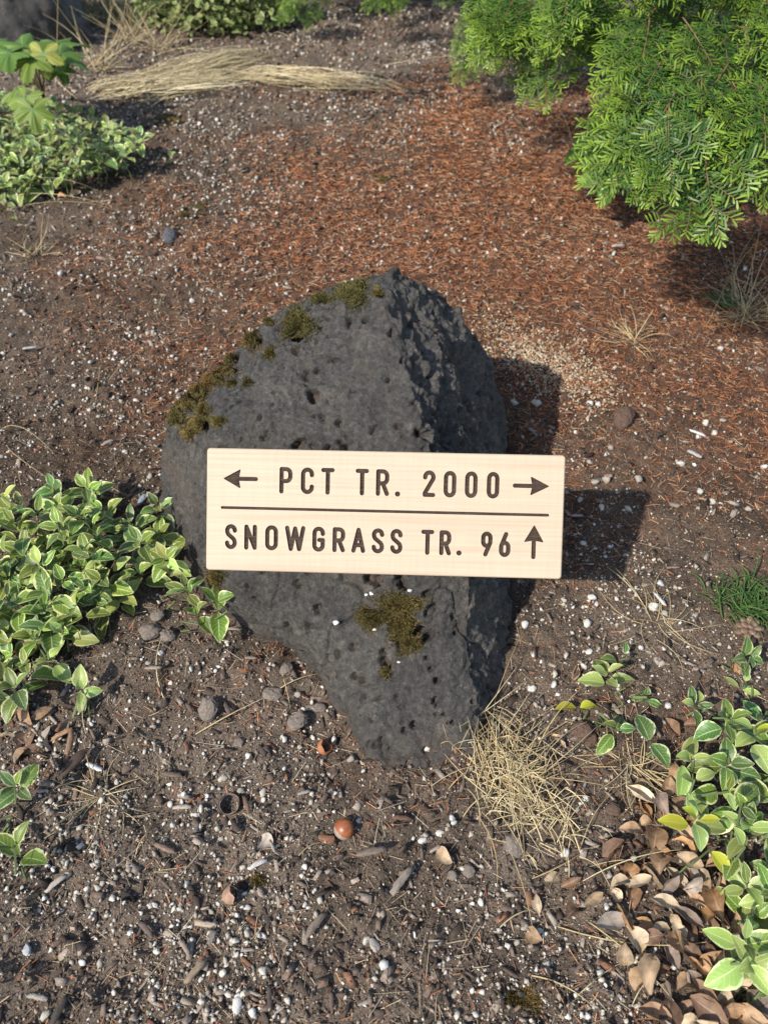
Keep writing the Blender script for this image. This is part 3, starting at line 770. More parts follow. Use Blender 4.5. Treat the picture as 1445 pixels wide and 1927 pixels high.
def poisson(poly, rmin, tries, scale=None):
    xs_, ys_ = [p[0] for p in poly], [p[1] for p in poly]; out = []
    for _ in range(tries):
        x = gp.uniform(min(xs_), max(xs_)); y = gp.uniform(min(ys_), max(ys_))
        if not in_poly([x], [y], poly)[0]: continue
        r = rmin if scale is None else rmin*scale(y)
        if all((x-a)**2+((y-b)*1.15)**2 > r*r for a, b in out): out.append((x, y))
    return out
LEFT = [(-60, 960), (30, 925), (110, 915), (180, 905), (215, 965), (285, 975), (318, 1000), (330, 1045), (268, 1075), (235, 1115), (150, 1160), (70, 1200), (40, 1270), (-60, 1330)]
for (x, y, lab) in rowlabels(poisson(LEFT, 34, 1800), 9, '%s periwinkle sprig from the left in %s row of patch left of boulder'):
    h = 0.020+0.05*gp.random()*(0.5 if y > 1150 else 1)
    b, t_ = grounded(x, y, h)
    sprig(b, t_, 0.98+0.22*gp.random(), 'aaab' if gp.random() < .6 else ('aac' if gp.random() < .7 else 'ab'), int(gp.integers(2, 5)), gp,
          lab, 'periwinkle sprigs packed left of the boulder', tint=(1.15, 1.12, 1.0))
single = [(152, 1300, .03, .80, 'ac', 3, 'small lone variegated periwinkle sprig on bare soil below the left patch'),
          (28, 1478, .04, .85, 'ab', 3, 'periwinkle sprig at left edge above the lowest left one'),
          (28, 1592, .035, 1.05, 'aab', 2, 'lowest periwinkle sprig at the left edge on bare soil'),
          (-8, 1545, .02, .8, 'ac', 2, 'tiny periwinkle sprig cut by the left edge between two others'),
          (408, 1130, .055, 1.1, 'a', 2, 'periwinkle sprig under the lower left corner of the wooden sign'),
          (350, 1104, .055, .85, 'a', 3, 'small periwinkle sprig touching the boulder below the sign corner'),
          (368, 1148, .04, .8, 'a', 2, 'low flat periwinkle sprig on soil just below the sign corner'),
          (322, 1078, .05, .7, 'ac', 2, 'tiny bright periwinkle sprig between the left patch and the boulder'),
          (190, 1060, .045, 1.0, 'acc', 3, 'bright lime periwinkle sprig near the lower edge of left patch'),
          (118, 1190, .04, 1.05, 'ac', 3, 'large light green periwinkle sprig at the lowest tip of left patch'),
          (92, 1240, .03, .8, 'acc', 2, 'yellowish periwinkle sprig at the bottom fringe of left patch'),
          (28, 1290, .045, 1.0, 'aab', 3, 'periwinkle sprig at left edge hanging over dark soil below patch'),
          (152, 965, .06, 1.1, 'aac', 2, 'tall upright periwinkle sprig with one broad leaf atop left patch'),
          (296, 950, .055, .95, 'ab', 3, 'periwinkle sprig beside the boulder at right tip of left patch')]
for x, y, h, sc, ks, npair, lab in single:
    b, t_ = grounded(x, y, h); sprig(b, t_, sc, ks, npair, gp, lab, None, lean=.06 if ks == 'd' else .2)
# right-hand patch
RIGHT = [(1370, 1560), (1420, 1530), (1500, 1500), (1500, 1900), (1430, 1880), (1400, 1800), (1395, 1720), (1380, 1640)]
for (x, y, lab) in rowlabels(poisson(RIGHT, 46, 500), 3, '%s periwinkle sprig from left in %s row of lowest right clump'):
    b, t_ = grounded(x, y, 0.02+0.035*gp.random())
    sprig(b, t_, 0.8+0.22*gp.random(), 'accaccd' if gp.random() < .6 else 'aac', int(gp.integers(2, 4)), gp,
          lab, 'periwinkle sprigs at lower right edge')
RIGHT2 = [(1285, 1450), (1330, 1400), (1380, 1375), (1500, 1320), (1500, 1520), (1400, 1545), (1330, 1560), (1280, 1520)]
for (x, y, lab) in rowlabels(poisson(RIGHT2, 56, 500), 4, '%s periwinkle sprig from left in %s row of clump right of dry tuft'):
    b, t_ = grounded(x, y, 0.025+0.04*gp.random())
    sprig(b, t_, 0.98+0.2*gp.random(), 'ab' if gp.random() < .45 else 'accccd', int(gp.integers(2, 4)), gp,
          lab, 'periwinkle sprigs right of the dry tuft')
single = [(1142, 1265, .035, .95, 'cca', 3, 'yellow-green periwinkle sprig alone on pale grit right of boulder'),
          (1175, 1232, .025, .68, 'ab', 2, 'small dark periwinkle sprig just above the yellow-green one'),
          (1088, 1333, .015, .75, 'd', 1, 'pair of bright yellow leaves on soil right of the boulder'),
          (1162, 1372, .03, .85, 'ab', 2, 'dark green periwinkle sprig with leaves one above other near dry tuft'),
          (1215, 1312, .02, .55, 'b', 2, 'tiny grey-green periwinkle sprig on dead grass at right'),
          (1222, 1397, .02, .85, 'bb', 1, 'single low pair of green leaves left of the right clump'),
          (1372, 1352, .06, 1.0, 'aab', 3, 'tall periwinkle sprig topping the right clump'),
          (1315, 1325, .04, .7, 'bc', 3, 'greyish small periwinkle sprig behind the tall right one'),
          (1300, 1425, .04, .95, 'c', 2, 'pale yellow-green periwinkle sprig at left of the right clump'),
          (1370, 1490, .045, .9, 'cca', 2, 'pale lime periwinkle sprig in the middle of right clump'),
          (1335, 1598, .03, .85, 'd', 1, 'yellow mottled periwinkle leaf among dead brown leaves'),
          (1412, 1236, .04, .7, 'b', 3, 'small dark periwinkle sprig at right edge under green weed'),
          (1402, 1285, .02, .62, 'bc', 2, 'small periwinkle sprig with creamy leaf at right edge'),
          (1440, 1345, .03, .8, 'b', 2, 'dark periwinkle sprig cut by the right edge above clump')]
for x, y, h, sc, ks, npair, lab in single:
    b, t_ = grounded(x, y, h); sprig(b, t_, sc, ks, npair, gp, lab, None, lean=.06 if ks == 'd' else .2)
# patch at top left, a low mound
TL = [(-40, 195), (20, 170), (70, 172), (130, 195), (200, 225), (262, 252), (255, 280), (190, 300), (110, 330), (50, 345), (-40, 350)]
for (x, y, lab) in rowlabels(poisson(TL, 16, 2500), 12, '%s periwinkle sprig from the left in %s row of upper left mound'):
    f = 1-abs((y-260)/100.0); h = 0.03+0.07*max(0, f)*gp.random()**0.6
    b, t_ = grounded(x, y, h)
    sprig(b, t_, 1.0+0.28*gp.random(), 'aab', int(gp.integers(3, 5)), gp,
          lab, 'periwinkle sprigs of the upper left mound', tint=(1.4, 1.3, 1.5))
for x, y, h, lab in ((322, 290, .02, 'tiny lone periwinkle seedling right of the upper left mound'), (20, 400, .02, 'small pale sprig at left edge below the upper left mound'), (8, 375, .03, 'sprig at left edge under the upper left mound')):
    b, t_ = grounded(x, y, h); sprig(b, t_, .6, 'a', 2, gp, lab, None)

# ------------------------------------------------------------------ dead leaves
DLM = []
for k in range(7):
    g = np.random.default_rng(60+k); rows, cols = 6, 5; Vv = []; uv = []; L, W = 0.030, 0.0175+0.004*g.random()
    roll = g.uniform(0.35, 1.5); bend = g.uniform(-1.2, 1.2); tw = g.normal(0, .7)
    for i in range(rows+1):
        v = i/rows; wd = W/2*max(.03, math.sin(math.pi*(v*.96+.02))**.8)
        for j in range(cols):
            u = j/(cols-1)*2-1; a = u*roll; x = wd*math.sin(a)/roll; z = wd*(1-math.cos(a))/roll
            th = tw*(v-.5); x, z = x*math.cos(th)-z*math.sin(th), x*math.sin(th)+z*math.cos(th)
            yb = math.sin(bend*(v-.5))/bend*L; zb = (1-math.cos(bend*(v-.5)))/bend*L
            Vv.append((x+g.normal(0, .0004), yb, z+zb+g.normal(0, .0005))); uv.append((u*.5+.5, v))
    Q = [(i*cols+j, i*cols+j+1, (i+1)*cols+j+1, (i+1)*cols+j) for i in range(rows) for j in range(cols-1)]
    DLM.append(mesh_np('dead_leaf', Vv, np.array(Q), M_DEAD, True, uv=uv))
gd = np.random.default_rng(31)
DCOL = [(0.27, 0.165, 0.088), (0.21, 0.125, 0.07), (0.36, 0.26, 0.16), (0.30, 0.195, 0.11), (0.15, 0.09, 0.055), (0.28, 0.235, 0.19), (0.44, 0.34, 0.22), (0.20, 0.15, 0.115), (0.33, 0.185, 0.085)]
def dead(px, py, sc, label, group, dz=0.004):
    p = atz(px, py, 0.0); p.z = gz1(p.x, p.y)+dz
    o = link('dead_leaf', DLM[gd.integers(7)], None, loc=p, rot=(gd.normal(0, .38), gd.normal(0, .45), gd.uniform(0, 6.28)))
    sc *= gd.uniform(.65, 1.05); o.scale = (sc*gd.uniform(.8, 1.3), sc, sc*gd.uniform(.8, 1.8)); c = DCOL[gd.integers(len(DCOL))]; kk = 0.7+.75*gd.random(); o.color = (*[v*kk for v in c], 1)
    tag(o, label.replace('dry brown', ('dark brown dry' if sum(c)*kk < .36 else ('tan dry' if sum(c)*kk < .65 else 'pale dry'))), 'leaf', group)
DZONE = [(1230, 1420), (1300, 1500), (1300, 1570), (1390, 1620), (1410, 1740), (1430, 1860), (1500, 1960), (1240, 1960), (1190, 1830), (1130, 1760), (1060, 1730), (1050, 1640), (1150, 1560), (1190, 1470)]
for (x, y, lab) in rowlabels(poisson(DZONE, 23, 4000), 12, '%s dry brown curled leaf from left in %s row of lower right litter'):
    dens = np.clip((x-1060)/300, 0.2, .85)
    if gd.random() > dens: continue
    dead(x, y, 0.75+0.45*gd.random(), lab, 'dead leaves littering the lower right', 0.003+0.014*gd.random())
for (x, y) in poisson([(0, 1340), (60, 1330), (140, 1380), (90, 1420), (0, 1420)], 30, 200) + poisson([(0, 930), (260, 960), (280, 1080), (100, 1200), (0, 1300)], 60, 200):
    dead(x, y, 0.8+.3*gd.random(), 'dry brown leaf under the periwinkle left of the boulder', 'dead leaves under the left periwinkle')
for (x, y) in poisson([(40, 320), (170, 300), (190, 350), (90, 390), (40, 370)], 22, 200):
    dead(x, y, 0.8+.3*gd.random(), 'dry brown leaf below the upper left periwinkle mound', 'dead leaves below the upper left mound')
for x, y, lab in ((500, 1590, None), (830, 1615, 'lone small brown leaf on soil below the dry tuft'), (1075, 1275, None), (1115, 1275, None), (1240, 1250, 'tan leaf on grit under the green weed'), (1385, 1260, 'broad tan leaf near the right edge'), (1305, 1365, None), (1260, 1375, None), (1050, 1395, 'purplish broad leaf fragment right of the boulder tip'), (1090, 1390, None), (1010, 1700, 'brown leaf lying alone right of bottom centre'), (1040, 1650, None), (1000, 1760, None), (1290, 1850, None)):
    dead(x, y, .85, lab or 'scattered dry brown leaf on the soil near %s' % near(x, y), None if lab else 'scattered dead leaves right of boulder')

# ------------------------------------------------------------------ dry grass
gs = np.random.default_rng(51)
def blade(mb, p0, p1, sag, w0, col, n=7, flat=True, curve=0.0):
    p0 = np.array(p0, float); p1 = np.array(p1, float); d = p1-p0; L = np.linalg.norm(d)+1e-9; d /= L
    sd = np.cross(d, [0, 0, 1]); sd /= np.linalg.norm(sd)+1e-9; Vv = []; up = np.array([0, 0, 1.0])
    for i in range(n+1):
        f = i/n; p = p0+(p1-p0)*f + up*sag*4*f*(1-f) + sd*curve*L*4*f*(1-f); wd = w0*(1-0.75*f**2)
        Vv += [p-sd*wd, p+sd*wd, p+up*wd*0.9]
    Q = []
    for i in range(n):
        a = i*3
        for k in range(3):
            k2 = (k+1) % 3; Q.append((a+k, a+k2, a+3+k2, a+3+k))
    v = 0.75+0.5*gs.random(); mb.add(Vv, Q, None, np.array(col)*v)
STRAW = [(0.50, 0.39, 0.20), (0.58, 0.48, 0.28), (0.40, 0.29, 0.15), (0.54, 0.44, 0.25)]
def tuft(name, base, n, L, w0, label, spread=1.0, lift=0.5, dirb=None, cols=STRAW, cat='dry grass', curve=.12):
    mb = MB()
    for _ in range(n):
        a = gs.uniform(0, 6.28) if dirb is None else dirb+gs.normal(0, spread)
        l = L*(0.5+0.6*gs.random()); b = np.array([gs.normal(0, .12*L), gs.normal(0, .12*L), 0])
        e = b+np.array([math.cos(a)*l, math.sin(a)*l, l*lift*abs(gs.normal(0, .6))])
        z0 = gz1(base.x+b[0], base.y+b[1])-base.z; z1 = max(e[2], gz1(base.x+e[0], base.y+e[1])-base.z+0.003); b[2] = z0-.002; e[2] = z1
        blade(mb, b, e, 0.06*l*gs.random(), w0*(.7+.6*gs.random()), cols[gs.integers(len(cols))], curve=gs.normal(0, curve))
    o = link(name, mb.mesh(name, M_DRY), None, loc=base); o.rotation_euler = (0, 0, 0); tag(o, label, cat, None); return o
def gpt(px, py): p = atz(px, py, 0); p.z = gz1(p.x, p.y); return p
# criss-cross tuft at the tip of the boulder
tb = gpt(965, 1475); mb = MB()
for _ in range(300):
    c = np.array([gs.normal(0, .023), gs.normal(0.0, .034), 0]); c[0] += c[1]*-0.45; a = gs.uniform(0, 6.28); l = 0.014+0.04*gs.random()**1.5
    d = np.array([math.cos(a), math.sin(a), 0])*l
    z = gz1(tb.x+c[0], tb.y+c[1])-tb.z
    blade(mb, c-d*.5+[0, 0, z+.002+.012*gs.random()], c+d*.5+[0, 0, z+.004+.028*gs.random()], .008*gs.random(), .00042+.0004*gs.random(), STRAW[gs.integers(4)]*np.array(1.15), 5, curve=gs.normal(0, .05))
for _ in range(60):
    a = gs.uniform(-2.2, 2.6); c = np.array([gs.normal(-.01, .02), gs.normal(.012, .025), .004]); l = .04+.06*gs.random()
    blade(mb, c, c+[math.cos(a)*l, math.sin(a)*l, .01+.02*gs.random()], .006, .0007, STRAW[gs.integers(4)], 7, curve=gs.normal(0, .06))
o = link('dry_grass_tuft', mb.mesh('dry_grass_tuft', M_DRY), None, loc=tb); tag(o, 'tangled pale dry grass tuft at the foot of the boulder', 'dry grass')
# flattened bundles at the top
def bundle(a_px, b_px, wid, n, w0, label, fan=1.0):
    a = np.array(gpt(*a_px)); b = np.array(gpt(*b_px)); d = b-a; L = np.linalg.norm(d); d /= L; sdv = np.array([-d[1], d[0], 0]); mb = MB()
    for _ in range(n):
        s0 = gs.normal(0, wid*.55*fan); s1 = gs.normal(0, wid*.5)+s0*.5; f0 = gs.uniform(-.14, .45); f1 = f0+gs.uniform(.3, .75)
        p = a+d*L*f0+sdv*s0; q = a+d*L*f1+sdv*s1
        p[2] = gz1(p[0], p[1])+.002+.015*gs.random(); q[2] = gz1(q[0], q[1])+.002+.02*gs.random()
        blade(mb, p-a, q-a, .03*gs.random(), w0*(.6+.7*gs.random()), [(0.66, 0.55, 0.32), (0.56, 0.45, 0.25), (0.34, 0.25, 0.13), (0.70, 0.60, 0.39)][gs.integers(4)], 8, curve=gs.normal(0, .13))
    o = link('straw_bundle', mb.mesh('straw_bundle', M_DRY), None, loc=a); tag(o, label, 'dry grass')
bundle((255, 180), (500, 112), .085, 340, .0013, 'broad flattened sheaf of pale dry grass near the top')
bundle((200, 178), (470, 160), .055, 170, .0012, 'lower fringe of flattened straw below the broad sheaf')
bundle((470, 146), (745, 184), .028, 110, .0013, 'narrow trailing sheaf of straw pointing right near the top')
# long stray stems: (from, to, lift, width)
stray = [((0, 372), (215, 402), .03, .0012), ((10, 392), (235, 405), .02, .0011), ((20, 360), (190, 385), .05, .001), ((0, 812), (120, 890), .05, .001), ((20, 850), (150, 960), .05, .001), ((205, 715), (318, 640), .01, .0012),
         ((480, 528), (570, 517), .004, .0014), ((285, 655), (400, 620), .004, .001), ((316, 1330), (320, 1185), .004, .0012), ((370, 1385), (505, 1315), .006, .0016), ((505, 1315), (600, 1270), .006, .0012),
         ((535, 1285), (548, 1340), .002, .0008), ((165, 1385), (185, 1290), .01, .0007), ((735, 240), (765, 330), .02, .0015), ((970, 200), (1010, 280), .04, .0015), ((1050, 215), (1075, 300), .05, .0015), ((720, 125), (890, 120), .03, .002),
         ((640, 180), (710, 186), .02, .002), ((925, 1335), (985, 1200), .03, .0009), ((1000, 1655), (1095, 1605), .005, .0012), ((940, 1745), (1000, 1710), .003, .0014), ((1080, 1880), (1190, 1800), .004, .001), ((1095, 1660), (1290, 1600), .01, .0011),
         ((1190, 1890), (1240, 1830), .004, .001), ((1050, 1740), (1410, 1752), .012, .0012), ((1110, 1735), (1290, 1920), .012, .0012), ((1090, 1600), (1165, 1490), .02, .0009), ((1000, 1835), (1115, 1895), .004, .0013), ((745, 980), (760, 990), .002, .0008),
         ((560, 1620), (610, 1590), .003, .0012), ((255, 1610), (280, 1570), .003, .001), ((130, 1510), (60, 1540), .004, .001), ((1360, 520), (1445, 640), .05, .0012), ((1330, 610), (1430, 470), .12, .0011), ((1395, 610), (1440, 520), .1, .001),
         ((150, 190), (155, 60), .05, .002), ((105, 200), (128, 20), .2, .002), ((310, 30), (345, 60), .1, .002), ((505, 75), (560, 110), .05, .002), ((180, 750), (190, 690), .01, .001)]
for k, (a, b, lift, w0) in enumerate(stray):
    p = gpt(*a); q = gpt(*b); mb = MB(); q2 = q-p; q2.z += lift*.6
    blade(mb, (0, 0, .001), q2, lift*.5+.003, w0*.62, STRAW[gs.integers(4)], 9, curve=gs.normal(0, .06))
    o = link('straw', mb.mesh('straw', M_DRY), None, loc=p)
    tag(o, '%s stray dry grass stem on the soil near %s' % ('long' if (q-p).length > .1 else 'short', near(*a)), 'straw', 'stray straws on the soil')
o = tuft('dry_grass_tuft', gpt(1400, 590), 70, .11, .0007, 'sparse dry grass tuft at the right edge above mid height', 1.0, .9)
o = tuft('dry_grass_tuft', gpt(60, 480), 26, .07, .0008, 'small dry grass tuft by the left edge at mid height', .9, .8)
o = tuft('dry_grass_tuft', gpt(1190, 640), 30, .06, .0008, 'faint dry grass tuft on rusty needles right of boulder top', 1, .5)
o = tuft('dry_grass_tuft', gpt(1240, 1180), 26, .08, .0006, 'wispy dry grass scattered around grit below right of the sign', 1, .3)
o = tuft('dry_grass_tuft', gpt(1190, 1440), 60, .07, .0006, 'brown wispy dry grass between tuft and right clump', 1, .25)
o = tuft('dry_grass_tuft', gpt(195, 1500), 30, .06, .0006, 'thin dry grass strands on the soil by lower left sprigs', 1, .2)
o = tuft('dry_grass_tuft', gpt(130, 1130), 60, .09, .0007, 'dry strands threaded under the left periwinkle patch', 1, .2)
for x, y, lab in ((180, 130, 'upright dry stalks left of the straw sheaf'), (250, 80, 'dry stalks standing before the corner boulder'), (300, 95, 'dry stalks by the variegated bush at top')):
    tuft('dry_grass_tuft', gpt(x, y), 36, .18, .0014, lab, 1, 1.2)
# green weed at the right edge
wb = gpt(1405, 1145); mb = MB()
for _ in range(150):
    a = gs.uniform(0, 6.28); l = .014+.028*gs.random(); c = np.array([gs.normal(0, .022), gs.normal(0, .014), 0])
    blade(mb, c, c+[math.cos(a)*l, math.sin(a)*l, l*(.3+.6*gs.random())], .004, .0014, [(0.06, .125, .03), (.085, .155, .035), (.045, .095, .025)][gs.integers(3)], 6, curve=gs.normal(0, .2))
o = link('green_weed', mb.mesh('green_weed', M_GRASS), None, loc=wb); tag(o, 'feathery bright green weed at the right edge below the sign level', 'weed')
wb = gpt(1355, 575); mb = MB()
for _ in range(26):
    a = gs.uniform(0, 6.28); l = .025+.02*gs.random()
    blade(mb, (0, 0, 0), [math.cos(a)*l, math.sin(a)*l, l*.4], .006, .004, [(0.06, .09, .03), (.08, .11, .04)][gs.integers(2)], 5, curve=gs.normal(0, .2))
o = link('green_weed', mb.mesh('green_weed', M_GRASS), None, loc=wb); tag(o, 'flat dull green weed beside dry grass at right edge', 'weed')

# ------------------------------------------------------------------ conifer
def spray_mesh(seed, L=.17, old_shade=0.0):
    g = np.random.default_rng(seed); mb = MB(); nv = []; nf = []; nc = []; cnt = 0
    DARK = np.array((0.022, 0.062, 0.012)); LITE = np.array((0.180, 0.275, 0.024))*(1-old_shade)+np.array((0.030, 0.072, 0.014))*old_shade
    def twig(p0, d, Ln, r0, droop, lighten, rank=0):
        nonlocal cnt
        d = d/np.linalg.norm(d); n = max(4, int(Ln/.012)); P = []; sd = np.cross(d, [0, 0, 1]); sd /= np.linalg.norm(sd)+1e-9
        bend = g.normal(0, .12)
        for i in range(n+1):
            f = i/n; P.append(p0+d*Ln*f + np.array([0, 0, -droop*Ln*f*f]) + sd*bend*Ln*f*f)
        P = np.array(P); mb.tube(P, [r0*(1-.6*i/n) for i in range(n+1)], 4, (0.16, 0.10, 0.05) if rank == 0 else (0.13, 0.12, 0.045))
        m = int(Ln/.0027); up = np.array([0, 0, 1.0])
        for j in range(m):
            f = (j+.5)/m
            if rank == 0 and f < .12: continue
            i_ = int(f*n); q = P[i_]+(P[i_+1]-P[i_])*(f*n-i_)
            tdir = P[i_+1]-P[i_]; tdir /= np.linalg.norm(tdir)+1e-9
            s_ = np.cross(tdir, up); s_ /= np.linalg.norm(s_)+1e-9; nn = np.cross(s_, tdir)
            sg = 1 if j % 2 else -1
            tipk = 1-0.45*f**5
            ln = (.0185+.005*g.random())*tipk*(0.55 if g.random() < .15 else 1); an = math.radians(62-26*f**3+g.normal(0, 9))
            dr = tdir*math.cos(an)+s_*sg*math.sin(an)+nn*(0.22+g.normal(0, .30)); dr /= np.linalg.norm(dr)
            wv = np.cross(dr, nn); wv /= np.linalg.norm(wv)+1e-9; hw = .0016
            e1 = q+dr*ln*.75-up*ln*.03; tip = q+dr*ln-up*ln*.10
            nv.extend([q-wv*hw*.5, q+wv*hw*.5, e1+wv*hw, e1-wv*hw, tip]); b = cnt; nf.append((b, b+1, b+2)); nf.append((b, b+2, b+3)); nf.append((b+3, b+2, b+4)); cnt += 5
            k = np.clip(lighten*(0.08+.92*f**2.0)+g.normal(0, .13), 0, 1); c = DARK*(1-k)+LITE*k; nc.extend([c*.85, c*.85, c*1.05, c*1.05, c*1.15])
        return P
    main = twig(np.zeros(3), np.array([1.0, 0, 0.05]), L, .0016, .22, .85)
    ns = int(L/.022)
    for i in range(ns):
        f = .10+.82*i/ns; sg = 1 if i % 2 else -1
        q = np.array([np.interp(f, np.linspace(0, 1, len(main)), main[:, c]) for c in range(3)])
        a = math.radians(50+g.normal(0, 8)); ln = (0.072*(1-f)**.8+.018)*(.75+.5*g.random())*L/.17
        P2 = twig(q, np.array([math.cos(a), sg*math.sin(a), g.normal(0.02, .08)]), ln, .0009, .25, .7+.3*g.random(), 1)
        if ln > .075:
            for s2 in (1, -1):
                q2 = P2[len(P2)//2]; a2 = math.radians(48)*s2
                dd = np.array([math.cos(a), sg*math.sin(a), 0]); d2 = np.array([dd[0]*math.cos(a2)-dd[1]*math.sin(a2), dd[0]*math.sin(a2)+dd[1]*math.cos(a2), -.05])
                twig(q2, d2, ln*.42, .0007, .2, .9, 1)
    V0 = mb.n; mb.add(np.array(nv), None, np.array(nf), np.array(nc))
    return mb.mesh('spray', M_NEEDLES, False)
SPRAYS = [spray_mesh(100+k, .13+.025*k) for k in range(4)]; OLD_SHADE = [spray_mesh(110+k, .13+.025*k, 1.0) for k in (0, 1)]*2  # second set: older inner needles, with the shade of the gaps painted in
gh = np.random.default_rng(77)
right_v = Vector((1, 0, 0)); down_v = Vector((0, -sp, -cp)); fwd_v = Vector((0, cp, -sp))
def spray_at(root, tip, ang, tow, sc, roll=0.0, pool=SPRAYS):
    """tip: world point of the free end; ang: image direction of growth (0 right, 90 down)"""
    d = (right_v*math.cos(R(ang)) + down_v*math.sin(R(ang)) - fwd_v*tow).normalized()
    up = (Vector((0, 0, 1)) - fwd_v*0.7 + Vector((gh.normal(0, .25), gh.normal(0, .25), 0))); up = (up-d*up.dot(d)).normalized()
    sd = up.cross(d); M_ = Matrix((d, sd, up)).transposed()
    M_ = M_ @ Matrix.Rotation(roll, 3, 'X'); k = int(gh.integers(4)); L = .13+.025*k
    mt = Matrix.Translation(tip-d*L*sc-root.location) @ M_.to_4x4() @ Matrix.Diagonal((sc, sc, sc, 1))
    return link('spray', pool[k], root, mat4=mt)
hem = empty('conifer_shrub', (HEM[0], HEM[1], 0)); tag(hem, 'bright green conifer with drooping needle sprays at the upper right', 'conifer')
# trunk and boughs
mb = MB(); tp = [(0, 0, -.05), (.01, -.01, .25), (.03, 0, .6), (.05, .02, 1.0), (.06, .03, 1.5)]
gV, gQ, gT = tube(np.array(tp), [.062, .05, .042, .032, .018], 12); gV = gV*(1+0.0) + (fbm(gV*[1, 1, .25], 40, 3, 5)*.008)[:, None]*np.array([1, 1, 0])
mb.add(gV, gQ, gT, (0.085, 0.062, 0.048)); link('trunk', mb.mesh('trunk', M_BARK, True), hem)
bough_tips = [(900, 70, 1.55), (960, 120, 1.4), (1060, 110, 1.25), (1150, 200, 1.15), (1190, 320, 1.05), (1310, 400, 0.98), (1420, 330, 0.98), (1250, 80, 1.2), (1380, 120, 1.15)]
for k, (x, y, t) in enumerate(bough_tips):
    e = at(x, y, t+.10)-hem.location; z0 = max(.15, e.z+.12+.02*k); mid = Vector((e.x*.5, e.y*.5, max(e.z, z0)+.02)); mb = MB()
    P = [((1-f)**2*Vector((0.02, 0, z0))+2*f*(1-f)*mid+f*f*e) for f in np.linspace(0, .97, 14)]
    mb.tube(np.array([list(p) for p in P]), list(np.linspace(.010, .0012, 14)), 6, (0.085, 0.06, 0.042)); link('bough', mb.mesh('bough', M_BARK, True), hem)
# outline sprays: tip pixel, depth, growth direction, scale
front = [(1325, 447, .98, 92, 1.05), (1232, 415, .98, 150, .9), (1290, 400, 1.0, 115, .9), (1340, 372, 1.0, 80, .9), (1165, 378, 1.02, 118, .95), (1200, 372, 1.02, 95, .8), (1125, 300, 1.06, 130, .9), (1140, 340, 1.05, 115, .9),
         (1120, 190, 1.12, 150, .95), (1112, 240, 1.10, 150, .9), (1170, 300, 1.03, 130, .9), (1230, 340, 1.02, 130, .9), (1260, 300, 1.0, 120, 1.0), (1310, 320, 1.0, 100, 1.0), (1375, 330, .98, 105, .9), (1400, 330, .96, 140, .95), (1440, 375, .96, 100, .9), (1450, 320, .95, 120, 1.0),
         (1010, 192, 1.25, 105, .9), (962, 152, 1.32, 120, .9), (985, 160, 1.3, 110, .9), (890, 78, 1.35, 160, 1.0), (905, 110, 1.4, 130, .9), (930, 60, 1.3, 150, 1.0), (1035, 105, 1.22, 120, .9), (1100, 105, 1.2, 100, .8),
         (1060, 85, 1.15, 130, 1.0), (880, 35, 1.4, 150, .9), (870, 90, 1.9, 110, .8), (885, 150, 1.95, 100, .7), (1000, 90, 1.25, 130, 1.0), (960, 100, 1.3, 125, .9), (1145, 150, 1.12, 130, 1.0), (1160, 225, 1.08, 140, 1.0), (1180, 260, 1.06, 125, 1.0)]
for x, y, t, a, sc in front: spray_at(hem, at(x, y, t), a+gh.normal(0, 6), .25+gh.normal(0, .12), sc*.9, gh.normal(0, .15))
INT = [(890, -60), (900, 20), (940, 50), (985, 85), (1020, 50), (1085, 55), (1150, 95), (1180, 190), (1200, 270), (1215, 320), (1260, 340), (1330, 360), (1400, 300), (1520, 320), (1520, -60)]
gp = gh
for (x, y) in sorted(poisson(INT, 96, 2500), key=lambda p: p[1]):
    t = 1.26-0.26*np.clip((x-900)/450, 0, 1)-0.05*np.clip(y/300, 0, 1)+gh.uniform(-.05, .16)
    a0_ = 108+gh.normal(0, 14)
    for da, dl in ((-42, 18), (-14, 34), (16, 40), (48, 24)):
        if gh.random() < .12: continue
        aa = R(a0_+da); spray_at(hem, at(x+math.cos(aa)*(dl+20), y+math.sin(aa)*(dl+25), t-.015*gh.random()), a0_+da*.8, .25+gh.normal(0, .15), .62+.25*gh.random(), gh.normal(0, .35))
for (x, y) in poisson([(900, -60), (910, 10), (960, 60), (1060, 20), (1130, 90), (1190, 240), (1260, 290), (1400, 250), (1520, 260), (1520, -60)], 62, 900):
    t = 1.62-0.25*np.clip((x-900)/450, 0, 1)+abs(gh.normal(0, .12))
    spray_at(hem, at(x, y, t), 110+gh.normal(0, 35), .1+gh.normal(0, .25), 1.3, gh.normal(0, .5), OLD_SHADE)
# the rest of the crown above and behind the frame
for _ in range(150):
    a = gh.uniform(0, 6.28); rr_ = gh.uniform(.35, .95); zz = gh.uniform(.45, 1.4); rr_ *= 1.35-zz*.6
    p = Vector((HEM[0]+math.cos(a)*rr_, HEM[1]+math.sin(a)*rr_, zz))
    u_, v_, d_ = project([p]);
    if d_[0] < .3 or v_[0] > -420: continue
    dd = Vector((math.cos(a), math.sin(a), -.35)).normalized(); up = Vector((0, 0, 1)); up = (up-dd*up.dot(dd)).normalized(); sd = up.cross(dd)
    mt = Matrix.Translation(p-hem.location) @ Matrix((dd, sd, up)).transposed().to_4x4() @ Matrix.Diagonal((2.2, 2.2, 2.2, 1)); link('spray', SPRAYS[int(gh.integers(4))], hem, mat4=mt)
